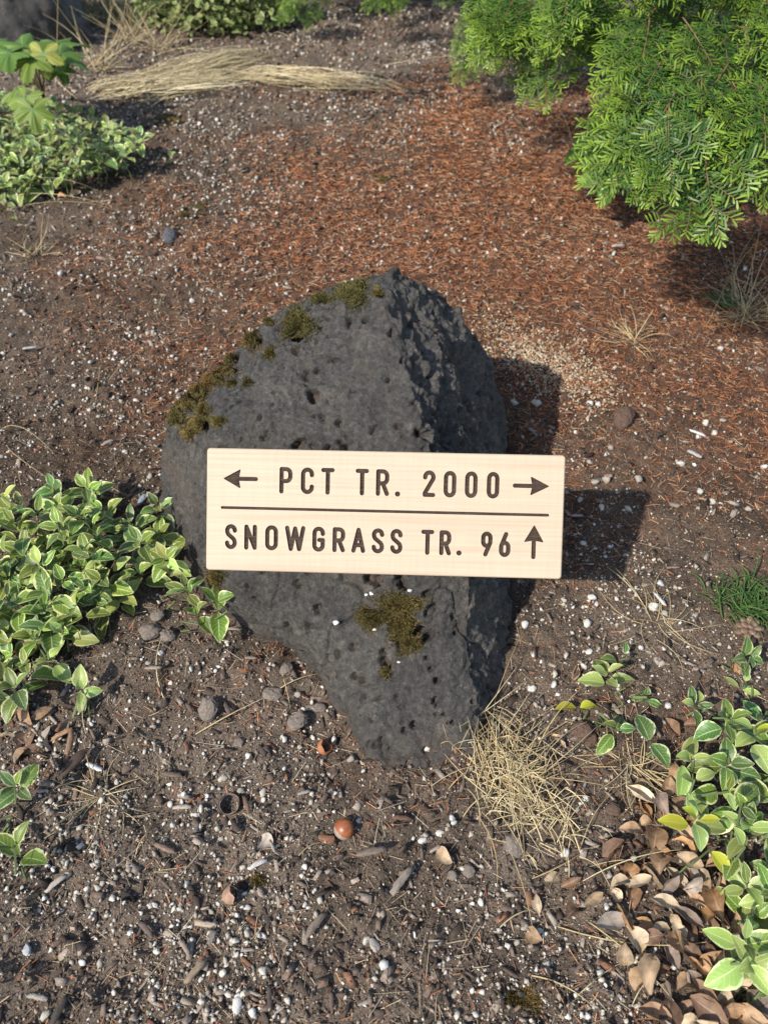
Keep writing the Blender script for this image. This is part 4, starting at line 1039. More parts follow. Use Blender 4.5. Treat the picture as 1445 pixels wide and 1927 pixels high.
# two more conifers just reaching in at the top
for lab, foot, tips in (('small conifer spray hanging in at top centre beside variegated bush', (555, -60), [(545, 25, 2.35, 100), (575, 52, 2.4, 95), (525, 40, 2.4, 120), (600, 35, 2.35, 70), (560, 5, 2.3, 100), (620, 15, 2.4, 60), (590, 10, 2.35, 90), (530, 5, 2.35, 120)]),
                        ('conifer tips dipping in at the top right of centre', (740, -80), [(700, 20, 2.3, 110), (735, 30, 2.35, 95), (760, 10, 2.3, 80), (830, 8, 2.3, 100), (850, 5, 2.4, 95), (715, 5, 2.35, 120)])):
    fp = gpt(*foot); ro = empty('conifer_shrub', fp); tag(ro, lab, 'conifer', None)
    mb = MB(); mb.tube(np.array([(0, 0, -.03), (.01, 0, .15), (0, .02, .35), (0, .03, .6)]), [.03, .025, .02, .01], 8, (0.085, 0.062, 0.048)); link('trunk', mb.mesh('trunk', M_BARK, True), ro)
    for x, y, t, a in tips: spray_at(ro, at(x, y, t), a, .2, .55, gh.normal(0, .2))
    for _ in range(14):
        x = foot[0]+gh.normal(0, 70); spray_at(ro, at(x, -30-gh.random()*120, 2.35+gh.random()*.3), 100+gh.normal(0, 30), .2, 1.3, gh.normal(0, .2))

# ------------------------------------------------------------------ lobed leaves, far bush, corner boulder, lawn
def lobed_mesh(seed, yellow=0.0):
    g = np.random.default_rng(seed); P = []; n = 90
    lob = [-2.15, -1.12, 0.0, 1.12, 2.15]; ln = [.62, .86, 1.0, .86, .62]
    for i in range(n):
        a = -2.75+5.5*i/(n-1)
        r = max(l*math.exp(-((a-c)/.46)**2)*1.0 for c, l in zip(lob, ln)); r = .36+.64*r; r *= 1+.07*(i % 2)+.03*math.sin(i*3.1)
        P.append((math.sin(a)*r, math.cos(a)*r, 0))
    Vv = [(0, 0, 0)]; rows = [.35, .7, 1.0]; cc = [(0.10, .20, .045)]
    gcol = np.array((.105, .185, .03))*(1-yellow)+np.array((.28, .27, .05))*yellow
    for rw in rows:
        for i, p in enumerate(P):
            a = math.atan2(p[0], p[1]); vein = max(math.exp(-((a-c)/.05)**2) for c in lob); q = np.array(p)*rw; d = math.hypot(q[0], q[1])
            Vv.append((q[0], q[1], .10*math.sin(a*5.6)*d-.20*d*d+.04*vein)); cc.append(gcol*(1+.6*vein)*(0.9+.2*g.random()))
    T = [(0, 1+i+1, 1+i) for i in range(n-1)]; Q = []
    for k in range(2):
        for i in range(n-1): a = 1+k*n+i; Q.append((a, a+1, a+1+n, a+n))
    return mesh_np('leaf', np.array(Vv), [np.array(Q), np.array(T)], M_LOBED, True, np.array(cc))
LB = [lobed_mesh(1), lobed_mesh(2), lobed_mesh(3, .25), lobed_mesh(4, .8)]
def lobed_plant(foot, leaves, label):
    fp = gpt(*foot); ro = empty('lobed_leaf_plant', fp); tag(ro, label, 'plant')
    for x, y, t, sc, k, yaw, tilt in leaves:
        p = at(x, y, t)-fp; mb = MB(); mid = Vector((p.x*.3, p.y*.3, p.z*.8)); Pn = [(2*f*(1-f)*mid+f*f*p) for f in np.linspace(0, 1, 8)]
        mb.tube(np.array([list(q) for q in Pn]), [.0022]*8, 5, (.16, .13, .07)); link('stem', mb.mesh('stem', M_STEM, True), ro)
        link('leaf', LB[k], ro, mat4=Matrix.Translation(p) @ Matrix.Rotation(R(yaw), 4, 'Z') @ Matrix.Rotation(R(tilt), 4, 'X') @ Matrix.Diagonal((sc*1.05, sc*1.05, sc*1.05, 1)))
lobed_plant((85, 190), [(105, 82, 1.85, .075, 0, -70, 0), (45, 88, 1.8, .085, 1, 20, 10), (20, 100, 1.75, .075, 0, 120, -10), (115, 100, 1.8, .07, 1, -110, -15), (82, 100, 1.75, .048, 3, 180, -50), (112, 128, 1.85, .045, 1, -150, -20), (60, 110, 1.75, .06, 2, 170, -20), (-20, 85, 1.8, .08, 0, 60, 5)],
            'plant with broad lobed green leaves before the corner boulder')
lobed_plant((60, 235), [(48, 185, 1.62, .05, 2, 150, -35), (62, 205, 1.58, .042, 2, 190, -50), (30, 170, 1.66, .04, 2, 100, -20)], 'yellow-green lobed leaves rising out of the upper left mound')
lobed_plant((1150, 300), [(1118, 268, 1.55, .06, 1, 100, -20), (1145, 320, 1.5, .06, 0, 170, -40), (1140, 290, 1.55, .055, 1, 140, -20)], 'lobed green leaves in the shade under the conifer')
# variegated bush at the top
bp = gpt(405, 55); bush = empty('variegated_bush', bp); tag(bush, 'low bush of small pale variegated leaves at the top centre', 'bush')
mb = MB(); Vl = []; Ql = []; uvl = []; cnt = 0; gb = np.random.default_rng(5)
for _ in range(3400):
    a = gb.uniform(0, 6.28); f = gb.random()**.4; ph = gb.uniform(0, 1.4)
    c = np.array([math.cos(a)*.27*f*math.cos(ph*.9), math.sin(a)*.17*f*math.cos(ph*.9)+.03, .02+.25*f*math.sin(ph)])
    q = Euler((gb.normal(.2, .5), gb.normal(0, .5), gb.uniform(0, 6.28))).to_matrix(); L = .021+.012*gb.random()
    for i, (yy, wd) in enumerate(((0, .05), (.3, .28), (.65, .27), (1.0, .03))):
        for s_ in (-1, 0, 1):
            p = q @ Vector((s_*wd*L, yy*L, abs(s_)*.08*L-.15*yy*yy*L)); Vl.append(c+np.array(p)); uvl.append((.5+s_*.5, yy))
    for i in range(3):
        for j in range(2): k = cnt+i*3+j; Ql.append((k, k+1, k+4, k+3))
    cnt += 12
fo = link('foliage', mesh_np('foliage', np.array(Vl), np.array(Ql), m_vinca('leaf_bush', (0.14, .22, .05), (.22, .30, .08), (.52, .55, .28)), True, uv=uvl), bush); fo['kind'] = 'stuff'; fo.color = (1, 1, 1, 1)
mb = MB()
for _ in range(26):
    a = gb.uniform(0, 6.28); e = np.array([math.cos(a)*.18, math.sin(a)*.12+.03, .12+.05*gb.random()]); mb.tube(np.array([(0, 0.02, -.01), e*.5+[0, 0, .03], e]), [.002, .0016, .001], 5, (.09, .075, .045))
link('stems', mb.mesh('stems', M_STEM, True), bush)
# corner boulder
hb = [Vector(v) for v in ((-1.50, 2.45, -.05), (-1.02, 2.50, -.05), (-.90, 2.75, -.05), (-1.0, 3.1, -.05), (-1.5, 3.1, -.05), (-1.40, 2.55, .34), (-1.12, 2.62, .26), (-1.06, 2.78, .24), (-1.12, 2.9, .38), (-1.35, 2.9, .48), (-1.6, 2.75, .3), (-.98, 2.68, .10))]
V2, F2, smf2, nf2 = build_rock('corner', hb, 0.010, 1, 4, None); N2 = nf2(V2)
V2 += N2*(0.025*fbm(V2, 6, 3, 61)+.012*fbm(V2, 24, 3, 62))[:, None]
cb = link('corner_boulder', mesh_np('corner_boulder', V2-[-1.2, 2.75, 0], F2, M_ROCK, True, attr={'pit': np.zeros(len(V2)), 'lighten': np.zeros(len(V2)), 'dirt': np.zeros(len(V2))}), None, loc=(-1.2, 2.75, 0))
tag(cb, 'dark grey boulder in the top left corner behind the lobed leaves', 'boulder')
# lawn beyond the bed
n = 42000; lx = rng.normal(0, 2.2, n); ly_ = 2.85+rng.random(n)**1.8*6.5; lx2 = lx
keep = ly_ > np.where(lx < -.45, 2.98, 3.3)+0.08*np.sin(lx*3)+.12*fbm(np.stack([lx, ly_], -1), 5, 2, 8); lx, ly_ = lx[keep], ly_[keep]; n = len(lx)
lz = gz(lx, ly_); ang = rng.uniform(0, 6.28, n); hh = rng.uniform(.03, .08, n); ln_ = rng.normal(0, .03, (n, 2))
bx_, by_ = np.cos(ang)*.0022, np.sin(ang)*.0022
Vg = np.stack([np.stack([lx-bx_, ly_-by_, lz], -1), np.stack([lx+bx_, ly_+by_, lz], -1), np.stack([lx+bx_*.7+ln_[:, 0]*.5, ly_+by_*.7+ln_[:, 1]*.5, lz+hh*.6], -1), np.stack([lx-bx_*.7+ln_[:, 0]*.5, ly_-by_*.7+ln_[:, 1]*.5, lz+hh*.6], -1), np.stack([lx+ln_[:, 0], ly_+ln_[:, 1], lz+hh], -1)], 1).reshape(-1, 3)
b5 = np.arange(n)*5
gc = np.where(rng.random((n, 1)) < .45, np.array([[.10, .13, .035]]), np.array([[.24, .19, .09]]))*rng.uniform(.7, 1.3, (n, 1))
o = link('lawn', mesh_np('lawn', Vg, [np.stack([b5, b5+1, b5+2, b5+3], -1), np.stack([b5+3, b5+2, b5+4], -1)], M_GRASS, False, np.repeat(gc, 5, 0)))
tag(o, 'dull half-dry lawn grass beyond the bed along the top edge', 'grass', None, 'stuff')

# ------------------------------------------------------------------ loose things on the soil
T0V, T0F = ico(1)  # 20 faces in bmesh numbering
def lumps(k, sub, rough, seed):
    V0, F0 = ico(sub); out = []
    for i in range(k):
        v = V0*(1+rough*fbm(V0*1.0+i*7.7, 1.1, 2, seed+i)[:, None]); out.append((v, F0))
    return out
LUMP = lumps(10, 1, .95, 200); LUMP2 = lumps(12, 2, .8, 300)
def flatbox(seed):
    g = np.random.default_rng(seed); v = np.array([(x, y, z) for z in (-1, 1) for y in (-1, 1) for x in (-1, 1)], float); v += g.normal(0, .22, v.shape); v[:, 0] *= 1
    f = np.array([(0, 2, 3, 1), (4, 5, 7, 6), (0, 1, 5, 4), (2, 6, 7, 3), (0, 4, 6, 2), (1, 3, 7, 5)]); return v, f
BOX = [flatbox(k) for k in range(8)]
PRISM = []
for k in range(4):
    g = np.random.default_rng(k); b = .12*g.normal(); pr = []
    for x, y in ((-1, 0), (0, b), (1, 0)):
        for a in range(3): pr.append((x, y*3+math.cos(a*2.1), math.sin(a*2.1)))
    PRISM.append((np.array(pr), np.array([(i*3+a, i*3+(a+1) % 3, (i+1)*3+(a+1) % 3, (i+1)*3+a) for i in range(2) for a in range(3)])))
def scatter_pts(n, pxr=(-120, 1565), pyr=(-20, 2050), power=1.0, dens=None):
    """points on the soil inside the seen ground, even per square metre up to 'power' (1 = even in area)"""
    out = np.zeros((0, 2))
    while len(out) < n:
        m = n*4; yy = 0.08+(rng.random(m))**power*3.25; hw = .5*(yy*cp+CAM_H*sp)*1.12
        ok = rng.random(m) < hw/1.6 if power == 1.0 else np.ones(m, bool)
        xx = rng.uniform(-1, 1, m)*hw; xx, yy = xx[ok], yy[ok]
        keep = np.ones(len(xx), bool) if dens is None else rng.random(len(xx)) < dens(xx, yy)
        out = np.concatenate([out, np.stack([xx, yy], -1)[keep]])
    return out[:n]
footprint = [(-.30, .78), (-.28, .69), (-.19, .575), (-.085, .50), (-.01, .385), (.08, .385), (.15, .49), (.17, .6), (.2, .86), (.15, 1.0), (0, 1.04), (-.2, .98)]
def offrock(P): return P[~in_poly(P[:, 0], P[:, 1], footprint)]
def pal(n, cols, w_, jit=.2):
    cols = np.array(cols); i = rng.choice(len(cols), n, p=np.array(w_)/np.sum(w_)); return cols[i]*rng.uniform(1-jit, 1+jit, (n, 1))
def patchy(seed, lo, hi, fr=7):
    return lambda x, y: np.clip((fbm(np.stack([x, y], -1), fr, 3, seed)-lo)/(hi-lo), .12, 1)*np.where(rust_at(x, y) > .55, .40, 1)
OCT = []
for k in range(8):
    g = np.random.default_rng(900+k); v = np.array([(1, 0, 0), (-1, 0, 0), (0, 1, 0), (0, -1, 0), (0, 0, 1), (0, 0, -1)], float)*g.uniform(.6, 1.3, (6, 1))+g.normal(0, .2, (6, 3))
    OCT.append((v, np.array([(0, 2, 4), (2, 1, 4), (1, 3, 4), (3, 0, 4), (2, 0, 5), (1, 2, 5), (3, 1, 5), (0, 3, 5)])))
# soil crumbs
P = offrock(scatter_pts(54000, power=1.5)); n = len(P); r = (.0007+.0021*rng.random(n)**3)*(1+np.clip(P[:, 1]-.9, 0, 3)*1.0)
S = r[:, None]*rng.uniform(.7, 1.3, (n, 3)); Z = gz(P[:, 0], P[:, 1]); ru = rust_at(P[:, 0], P[:, 1])[:, None]; du = dust_at(P[:, 0], P[:, 1])[:, None]
col = pal(n, [(.060, .046, .037), (.10, .080, .066), (.032, .025, .020), (.155, .128, .107)], [4, 4, 2, 2.2]); col = col*(1-.5*ru)+np.array([.075, .035, .022])*.5*ru; col = col*(1+.5*du)*np.array([1.48, 1.34, 1.20])
me = scatter_mesh('soil_crumbs', OCT, np.column_stack([P, Z+r*.35]), S, rotmats(n, rng), col, rng, M_CRUMB)
tag(link('soil_crumbs', me), 'loose dark soil crumbs strewn over the whole bed', 'soil', None, 'stuff')
def near_pts(n, ymax, dens=None):
    P = np.zeros((0, 2))
    while len(P) < n:
        yy = .08+rng.random(n*2)*(ymax-.08); xx = rng.uniform(-1, 1, n*2)*.62; ok = np.abs(xx) < .5*(yy*cp+CAM_H*sp)*1.06
        if dens is not None: ok &= rng.random(n*2) < dens(xx, yy)
        P = np.concatenate([P, np.stack([xx, yy], -1)[ok]])
    return offrock(P[:n])
P = near_pts(62000, 1.25); n = len(P); r = .0005+.0011*rng.random(n)**2
col = pal(n, [(.060, .047, .036), (.11, .09, .070), (.030, .023, .017), (.22, .19, .155), (.46, .42, .35)], [4, 4, 3, 2, 1.1])
ru = rust_at(P[:, 0], P[:, 1])[:, None]; col = col*(1-.5*ru)+np.array([.085, .04, .024])*.5*ru; col = col*np.array([1.48, 1.34, 1.20])
me = scatter_mesh('soil_grains', OCT, np.column_stack([P, gz(P[:, 0], P[:, 1])+r*.4]), r[:, None]*rng.uniform(.7, 1.4, (n, 3)), rotmats(n, rng), col, rng, M_CRUMB)
tag(link('soil_grains', me), 'fine grainy soil particles covering the near part of the bed', 'soil', None, 'stuff')
yy = rng.uniform(-.2, 3.6, 36000); xx = rng.uniform(-2.2, 2.2, 36000); ok = (np.abs(xx) > .5*(yy*cp+CAM_H*sp)*1.08) | (yy < .08); P = np.stack([xx, yy], -1)[ok]; n = len(P); r = .0012+.0032*rng.random(n)**3
col = pal(n, [(.090, .067, .050), (.15, .115, .088), (.045, .033, .025), (.38, .34, .27)], [4, 3, 3, 2.2])
me = scatter_mesh('soil_margin', OCT, np.column_stack([P, gz(P[:, 0], P[:, 1])+r*.4]), r[:, None]*rng.uniform(.7, 1.4, (n, 3)), rotmats(n, rng), col, rng, M_CRUMB)
tag(link('soil_margin', me), 'loose soil and grit at the far sides of the bed', 'soil', None, 'stuff')
# pumice grit
P = offrock(scatter_pts(56000, power=1.35, dens=patchy(90, -.45, .35))); n = len(P); r = (.0005+.0026*rng.random(n)**4.4)*(1+np.clip(P[:, 1]-.8, 0, 3)*.48)
S = r[:, None]*rng.uniform(.7, 1.3, (n, 3)); Z = gz(P[:, 0], P[:, 1])
col = pal(n, [(.46, .42, .35), (.37, .325, .255), (.26, .225, .18), (.54, .51, .45)], [3, 3, 2.6, 1.3])
me = scatter_mesh('pumice_grit', OCT[:7]+LUMP[:3], np.column_stack([P, Z+r*.5]), S, rotmats(n, rng), col, rng, M_GRAVEL)
tag(link('pumice_grit', me), 'fine pale pumice grit sprinkled over the soil', 'grit', None, 'stuff')
# cream sand patch thrown up right of the boulder
cpx = rng.normal(1030, 66, 2500); cpy = 648+(cpx-960)*.5+rng.normal(0, 30, 2500)
P = np.array([list(atz(a, b))[:2] for a, b in zip(cpx, cpy)]); P = offrock(P); n = len(P); r = .0009+.0013*rng.random(n)
col = pal(n, [(.47, .38, .25), (.38, .30, .20), (.30, .21, .14)], [3, 3, 2]); me = scatter_mesh('sand_patch', LUMP, np.column_stack([P, gz(P[:, 0], P[:, 1])+r*.4]), r[:, None]*rng.uniform(.7, 1.3, (n, 3)), rotmats(n, rng), col, rng, M_GRAVEL)
tag(link('sand_patch', me), 'cream coarse sand spilled right of the boulder top', 'sand', None, 'stuff')
# bark bits
P = offrock(scatter_pts(12000, power=1.5)); n = len(P); l = .0018+.0055*rng.random(n)**2.6
S = np.column_stack([l, l*rng.uniform(.18, .5, n), l*rng.uniform(.08, .2, n)])*(1+np.clip(P[:, 1]-1, 0, 3)*.4)[:, None]
col = pal(n, [(.075, .055, .042), (.14, .105, .08), (.26, .21, .165), (.042, .033, .027), (.18, .09, .054)], [4, 3, 2.4, 1.8, 1])
me = scatter_mesh('bark_bits', BOX, np.column_stack([P, gz(P[:, 0], P[:, 1])+l*.15+.0006]), S, rotmats(n, rng, .3), col, rng, M_CHIP)
tag(link('bark_bits', me), 'small shredded bark bits mixed into the soil', 'bark', None, 'stuff')
# fallen needles, thick and rusty near the conifer
P = offrock(np.concatenate([scatter_pts(34000, power=1.0, dens=lambda x, y: rust_at(x, y)**1.2), scatter_pts(2400, power=1.5)])); n = len(P); l = (.0042+.0032*rng.random(n))*(1+np.clip(P[:, 1]-1.2, 0, 3)*.12)
wd = .00042*(1+np.clip(P[:, 1]-.9, 0, 3)*.75); S = np.column_stack([l, wd, wd])
col = pal(n, [(.42, .16, .062), (.31, .115, .048), (.50, .24, .11), (.21, .09, .05), (.50, .35, .21)], [4, 4, 2.8, 2, 1.5])
me = scatter_mesh('fallen_needles', PRISM, np.column_stack([P, gz(P[:, 0], P[:, 1])+.0008+.003*rng.random(n)]), S, rotmats(n, rng, .22), col, rng, M_NEEDLE)
tag(link('fallen_needles', me), 'rust brown fallen conifer needles carpeting the ground at right', 'needles', None, 'stuff')
# hair-thin straw bits
P = offrock(scatter_pts(3600, power=1.5)); n = len(P); l = .004+.012*rng.random(n)**2; S = np.column_stack([l, np.full(n, .0003), np.full(n, .0003)])
col = pal(n, [(.42, .33, .2), (.30, .22, .14), (.5, .42, .3)], [3, 3, 1]); me = scatter_mesh('straw_bits', PRISM, np.column_stack([P, gz(P[:, 0], P[:, 1])+.0015+.003*rng.random(n)]), S, rotmats(n, rng, .15), col, rng, M_NEEDLE)
tag(link('straw_bits', me), 'short broken straw bits scattered on the soil', 'straw', None, 'stuff')

# single pebbles
PEBM = [mesh_np('pumice_pebble', v*[1, .78, .7], f, M_PEB, False) for v, f in LUMP2]
gq = np.random.default_rng(88)
PC = [(.46, .43, .37), (.39, .355, .285), (.50, .48, .43), (.31, .27, .22)]
def thing_on_soil(name, me, px, py, size, col, label, cat, group=None, sink=.35, flat=(1, 1, 1), rot=None, zr=None):
    p = atz(px, py, 0); z = gz1(p.x, p.y)
    if in_poly([p.x], [p.y], footprint)[0]: return None
    o = link(name, me, None, loc=(p.x, p.y, z+size*flat[2]*(1-sink)*.8), rot=rot or (gq.uniform(0, 6.28) if flat == (1, 1, 1) else gq.normal(0, .15), gq.normal(0, .15), gq.uniform(0, 6.28) if zr is None else zr))
    o.scale = tuple(size*f for f in flat); o.color = (*col, 1); tag(o, label, cat, group); return o
big = [(722, 1824, 12), (447, 1893, 16), (475, 1907, 11), (360, 1768, 10), (424, 1806, 9), (85, 1908, 11), (497, 1830, 9), (153, 1810, 8), (421, 1468, 10), (497, 1496, 9), (380, 1524, 9), (1062, 1606, 12), (1192, 1616, 9), (1143, 1649, 9), (1180, 1728, 10), (1210, 1817, 10),
       (987, 1744, 8), (800, 1575, 8), (828, 1572, 8), (795, 1586, 10), (1100, 1505, 8), (1250, 1335, 9), (1095, 1260, 8), (1060, 1245, 8), (1040, 1280, 9), (1105, 1235, 8), (1312, 932, 9), (1401, 968, 8), (1313, 822, 8), (1328, 797, 9), (1356, 800, 7), (1110, 868, 8), (1140, 907, 10), (1117, 910, 10), (1196, 912, 9), (1090, 940, 8), (1130, 960, 8), (1179, 966, 9), (1008, 758, 10), (967, 755, 8), (1110, 760, 8), (1125, 760, 8), (1277, 880, 8), (1353, 660, 7), (660, 1430, 8), (630, 1393, 8), (560, 1310, 8), (305, 1235, 8), (1226, 1150, 14), (1245, 1165, 9), (1103, 1180, 12), (1240, 1255, 9), (985, 1185, 10), (960, 1200, 9), (1000, 1240, 8), (1000, 1300, 10), (885, 1570, 8), (852, 1555, 7), (850, 1548, 8), (410, 1560, 8), (290, 1700, 8), (210, 1690, 7), (185, 1672, 9), (140, 1680, 7), (690, 1775, 9), (1130, 1830, 9), (1065, 1910, 10), (925, 1360, 8)]
for k, (x, y, r) in enumerate(big):
    dep = float(project([atz(x, y)])[2][0]); c = PC[gq.integers(4)]
    thing_on_soil('pumice_pebble', PEBM[gq.integers(10)], x, y, r*.82*dep/F, [v*(1+0*gq.random()) for v in c], '%s %s pumice pebble on the soil near %s' % ('large' if r > 8.5 else 'mid-sized', tone(c), near(x, y)), 'pebble', 'pumice pebbles on the soil', .3)
cnt = 0
while cnt < 225:
    x, y = gq.uniform(10, 1440), 420+gq.random()**.75*1500
    if gq.random() > patchy(90, -.45, .35)(np.array([atz(x, y).x]), np.array([atz(x, y).y]))[0]: continue
    dep = float(project([atz(x, y)])[2][0]); c = PC[gq.integers(4)]
    if thing_on_soil('pumice_pebble', PEBM[gq.integers(10)], x, y, (3.6+3.4*gq.random()**2)*dep/F, [v*.95 for v in c], 'small %s pumice pebble on the soil near %s' % (tone(c), near(x, y)), 'pebble', 'pumice pebbles on the soil', .3): cnt += 1
# wood chips
def chip_mesh(seed):
    g = np.random.default_rng(seed); n = 7; Vv = []
    for i in range(n+1):
        f = i/n*2-1; e = (1-abs(f)**4*.7)
        for a, b in ((-1, -1), (1, -1), (1, 1), (-1, 1)): Vv.append((f+g.normal(0, .03), a*.22*e+g.normal(0, .03)+.1*f*f*g.normal(), b*.10*e+g.normal(0, .018)))
    Q = [(i*4+k, i*4+(k+1) % 4, i*4+4+(k+1) % 4, i*4+4+k) for i in range(n) for k in range(4)]+[(3, 2, 1, 0), (n*4, n*4+1, n*4+2, n*4+3)]
    return mesh_np('wood_chip', Vv, np.array(Q), M_WOODCHIP, False)
CHM = [chip_mesh(k) for k in range(8)]
chips = [(390, 1742, 22, 5, (.34, .27, .20)), (487, 1633, 19, -28, (.50, .47, .42)), (105, 1662, 22, -42, (.36, .31, .26)), (145, 1447, 36, -62, (.07, .048, .036)), (325, 1462, 20, 8, (.13, .095, .07)), (312, 1600, 22, 20, (.20, .14, .10)), (115, 1905, 28, -70, (.06, .05, .042)), (370, 1830, 26, -52, (.24, .18, .12)), (595, 1750, 28, -50, (.17, .13, .10)), (275, 1748, 22, 42, (.12, .09, .075)), (350, 1785, 18, 50, (.25, .2, .15)),
         (755, 1665, 30, -52, (.20, .165, .135)), (345, 1522, 17, -4, (.36, .30, .24)), (465, 1518, 18, 65, (.14, .085, .06)), (180, 1447, 18, 22, (.6, .58, .54)), (295, 1270, 16, 2, (.28, .22, .17)), (70, 1875, 20, 8, (.3, .27, .22)), (700, 1615, 28, -8, (.15, .115, .09)), (755, 1548, 18, 5, (.12, .07, .05)), (1300, 868, 16, 55, (.35, .32, .3)), (1310, 820, 16, 30, (.6, .55, .5)), (1235, 1140, 17, 62, (.5, .47, .44)), (510, 1880, 20, 80, (.08, .06, .05)), (625, 1890, 18, 85, (.13, .09, .07)), (240, 1660, 16, 10, (.05, .04, .034)), (840, 1640, 16, -40, (.11, .08, .06)), (960, 1830, 17, 30, (.10, .075, .058)), (135, 1400, 24, 88, (.22, .14, .09)), (120, 1385, 20, -30, (.30, .18, .10)), (680, 1350, 15, 70, (.16, .12, .09)), (430, 1340, 18, 60, (.10, .075, .06)), (320, 447, 20, -10, (.085, .085, .09)), (1160, 475, 14, -20, (.34, .28, .24)), (60, 660, 14, -20, (.34, .31, .28))]
for x, y, hl, ang, c in chips:
    dep = float(project([atz(x, y)])[2][0])
    if (x, y) == (320, 447): continue
    thing_on_soil('wood_chip', CHM[gq.integers(8)], x, y, hl*dep/F, c, '%s splinter of weathered wood on the soil near %s' % (tone(c), near(x, y)), 'wood chip', 'wood chips on the soil', .1, (1, 1, 1.0), rot=(gq.normal(0, .2), gq.normal(0, .06), -R(ang)))
cnt = 0
while cnt < 150:
    x, y = gq.uniform(10, 1430), 700+gq.random()**.8*1220
    dep = float(project([atz(x, y)])[2][0]); c = [(.07, .05, .04), (.12, .085, .065), (.20, .15, .115), (.045, .035, .03), (.30, .25, .2)][gq.integers(5)]
    if thing_on_soil('wood_chip', CHM[gq.integers(8)], x, y, (7+7*gq.random())*dep/F, c, '%s splinter of weathered wood on the soil near %s' % (tone(c), near(x, y)), 'wood chip', 'wood chips on the soil', .1, (1, 1, 1.0), rot=(gq.normal(0, .3), gq.normal(0, .1), gq.uniform(0, 6.28))): cnt += 1
# soil clods and small stones
CLOD = []
for k in range(5):
    v, f = ico(4); v = v*(1+.32*fbm(v+k*5, 1.2, 3, 400+k)+.16*fbm(v+k*5, 4.5, 3, 500+k))[:, None]; CLOD.append(mesh_np('soil_clod', v*[1, .85, .6], f, M_STONE, True))
for x, y, r in ((395, 1345, 26), (560, 1360, 24), (515, 1310, 22), (285, 1195, 24), (320, 1205, 18), (300, 1170, 16), (965, 1595, 26), (880, 1640, 15), (1150, 1530, 16), (1220, 1565, 16), (640, 1260, 14), (540, 1265, 16), (850, 1650, 12), (1000, 1620, 10), (600, 1330, 14), (450, 1400, 12), (1170, 800, 26), (1090, 1380, 24), (1110, 1395, 18)):
    dep = float(project([atz(x, y)])[2][0]); c = (.165, .135, .108) if y > 1100 and x < 1080 else (.10, .064, .046)
    thing_on_soil('soil_clod', CLOD[gq.integers(5)], x, y, r*.85*dep/F, [v for v in c], '%s lump of dry dusty earth on the soil near %s' % ('large' if r > 17 else 'small', near(x, y)), 'clod', 'earth clods near the boulder', .55, (1, 1, .9))
for x, y, r, c, lab in ((320, 447, 20, (.085, .085, .092), 'flat dark grey stone on the soil at upper left'), (585, 1460, 0, None, None), (1225, 1163, 0, None, None), (48, 1785, 11, (.36, .36, .36), 'pale grey angular stone near the lower left edge'), (372, 1560, 7, (.10, .10, .11), 'small blue-grey pebble below the hollow nutshell'), (400, 1765, 12, (.16, .135, .115), 'round grey-brown stone beside the cream pebble near bottom'), (705, 1785, 12, (.30, .26, .22), 'grey-tan stone near the bottom centre'), (270, 945, 10, (.22, .24, .26), 'pale blue-grey stone at the edge of left patch')):
    if c is None: continue
    dep = float(project([atz(x, y)])[2][0]); thing_on_soil('small_stone', PEBM[gq.integers(10)].copy() if False else CLOD[gq.integers(5)], x, y, r*dep/F, c, lab, 'stone', None, .4, (1.15, .8, .75))
# hazelnuts and shells
def nut_mesh():
    Vv = []; Q = []; n = 24; prof = [(0, -.82), (.30, -.83), (.55, -.78), (.78, -.58), (.93, -.25), (1.0, .08), (.95, .42), (.80, .72), (.55, .95), (.28, 1.08), (.10, 1.14), (0, 1.18)]
    for r_, z in prof:
        for k in range(n): a = 2*math.pi*k/n; Vv.append((r_*math.cos(a)*1.04, r_*math.sin(a)*.95, z))
    for i in range(len(prof)-1):
        for k in range(n): k2 = (k+1) % n; Q.append((i*n+k, i*n+k2, (i+1)*n+k2, (i+1)*n+k))
    return np.array(Vv), np.array(Q)
nv_, nq_ = nut_mesh()
p = gpt(647, 1571); r_ = .0098
o = link('hazelnut', mesh_np('hazelnut', nv_*r_, nq_, M_NUT, True), None, loc=(p.x, p.y, p.z+r_*.78)); tag(o, 'shiny reddish brown hazelnut lying on the soil below the boulder', 'nut')
dn_ = Vector((.50, .42, .55)).normalized(); o.rotation_euler = dn_.to_track_quat('Z', 'Y').to_euler()
def shell(px, py, r, cut, nrm, label, col):
    p = gpt(px, py); Vv = []; Q = []; n = 22; rows = 7; g = np.random.default_rng(int(px))
    for lay, k_ in ((1.0, 1), (.86, -1)):
        for i in range(rows+1):
            for k in range(n):
                a = 2*math.pi*k/n; lim = cut+.16*math.sin(a*2+px)+.10*math.sin(a*5); th = math.pi-(math.pi-lim)*i/rows
                Vv.append((lay*math.sin(th)*math.cos(a), lay*.92*math.sin(th)*math.sin(a), lay*math.cos(th)*1.1))
    m_ = (rows+1)*n
    for l_ in range(2):
        for i in range(rows):
            for k in range(n):
                k2 = (k+1) % n; q = (l_*m_+i*n+k, l_*m_+i*n+k2, l_*m_+(i+1)*n+k2, l_*m_+(i+1)*n+k); Q.append(q if l_ == 1 else q[::-1])
    for k in range(n): k2 = (k+1) % n; Q.append((rows*n+k, rows*n+k2, m_+rows*n+k2, m_+rows*n+k))
    o = link('nutshell', mesh_np('nutshell', np.array(Vv)*r, np.array(Q), M_SHELL, True), None, loc=(p.x, p.y, p.z+r*.62)); o.color = (*col, 1)
    o.rotation_euler = Vector(nrm).normalized().to_track_quat('Z', 'Y').to_euler(); tag(o, label, 'nutshell')
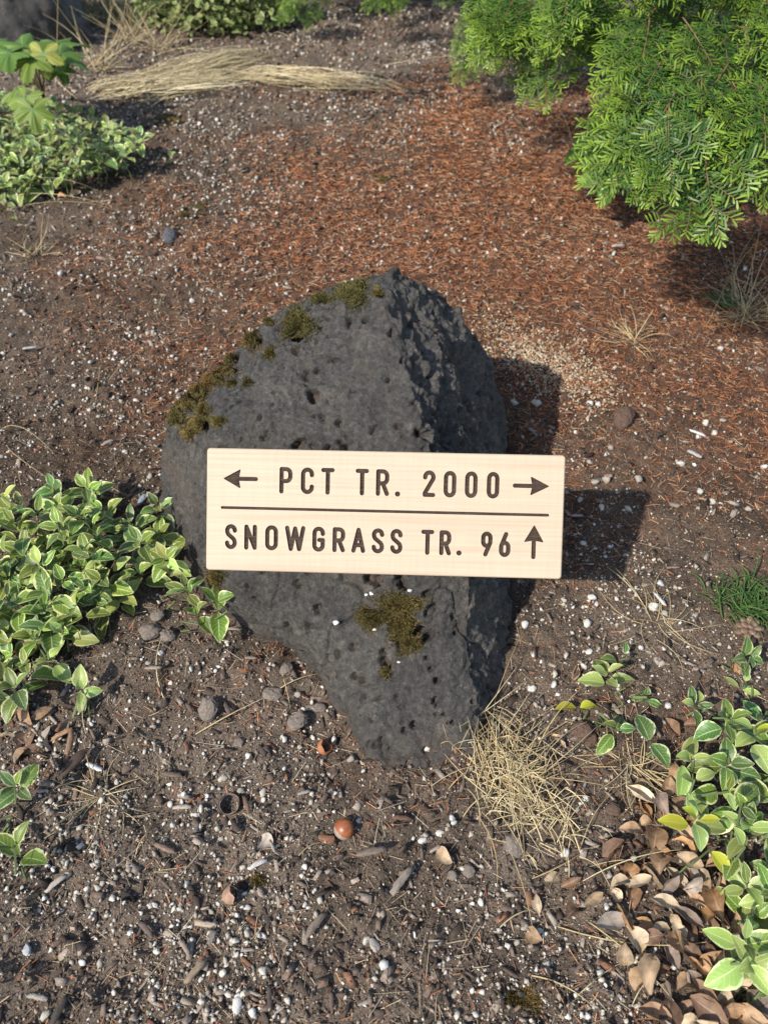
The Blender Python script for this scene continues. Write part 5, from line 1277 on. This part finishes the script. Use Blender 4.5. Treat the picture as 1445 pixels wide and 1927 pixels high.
shell(433, 1518, .0115, 1.25, (.15, -.35, .9), 'hollow grey-brown nutshell half, open side up, on lower left soil', (.13, .095, .075))
shell(612, 1408, .0085, 1.35, (.55, .2, .55), 'broken reddish brown nutshell beside the boulder tip', (.30, .12, .055))
shell(440, 1690, .0085, 1.5, (.9, .25, .1), 'small pinkish tan nutshell fragment near the bottom', (.27, .16, .105))
shell(175, 722, .012, 1.4, (.2, .4, .7), 'dark nutshell on the soil left of the boulder', (.085, .055, .04))
# small cone
p = gpt(1402, 1195); cone = empty('conifer_cone', p); tag(cone, 'small brown conifer cone at the right edge under the green weed', 'cone')
sv, sf = ico(2); scm = mesh_np('cone_scale', sv*[.0062, .0046, .0026], sf, M_SHELL, True)
for k in range(22):
    a = k*2.4; f = k/21; z = .003+.016*f; rr_ = .0115*math.sqrt(max(.04, 1-f*f*.95)); o = link('cone_scale', scm, cone, loc=(math.cos(a)*rr_, math.sin(a)*rr_, z), rot=(0, .5-f*1.1, a)); kk = .8+.4*gq.random(); o.color = (.15*kk, .098*kk, .066*kk, 1)
# moss flecks on soil
def on_soil(px, py):
    p = gpt(px, py); return p, Vector((0, 0, 1))
for x, y, rx, ry in ((720, 342, 18, 8), (345, 405, 14, 7), (320, 225, 34, 14), (985, 1880, 34, 20), (485, 1660, 14, 12), (380, 390, 16, 8)):
    me, ctr = moss_cushion(x, y, rx, ry, .006, .45, on_soil, gm_); me.transform(Matrix.Translation(-ctr)); o = link('soil_moss', me, None, loc=ctr); tag(o, 'small rusty olive moss fleck on the soil near %s' % near(x, y), 'moss', 'moss flecks on the soil')
# grit resting on the boulder
for x, y, r in ((633, 1170, 6), (771, 1111, 4), (690, 1120, 3.5), (705, 1185, 3.5), (750, 1245, 3), (700, 1117, 4)):
    h, nn = on_rock(x, y)
    if h is None: continue
    o = link('pumice_pebble', PEBM[gq.integers(10)], None, loc=h+nn*r*.0003); o.scale = (r*.00055,)*3; o.color = (.62, .6, .55, 1); tag(o, 'white pumice grain resting on the lower face of the boulder', 'pebble', 'grains on the boulder')
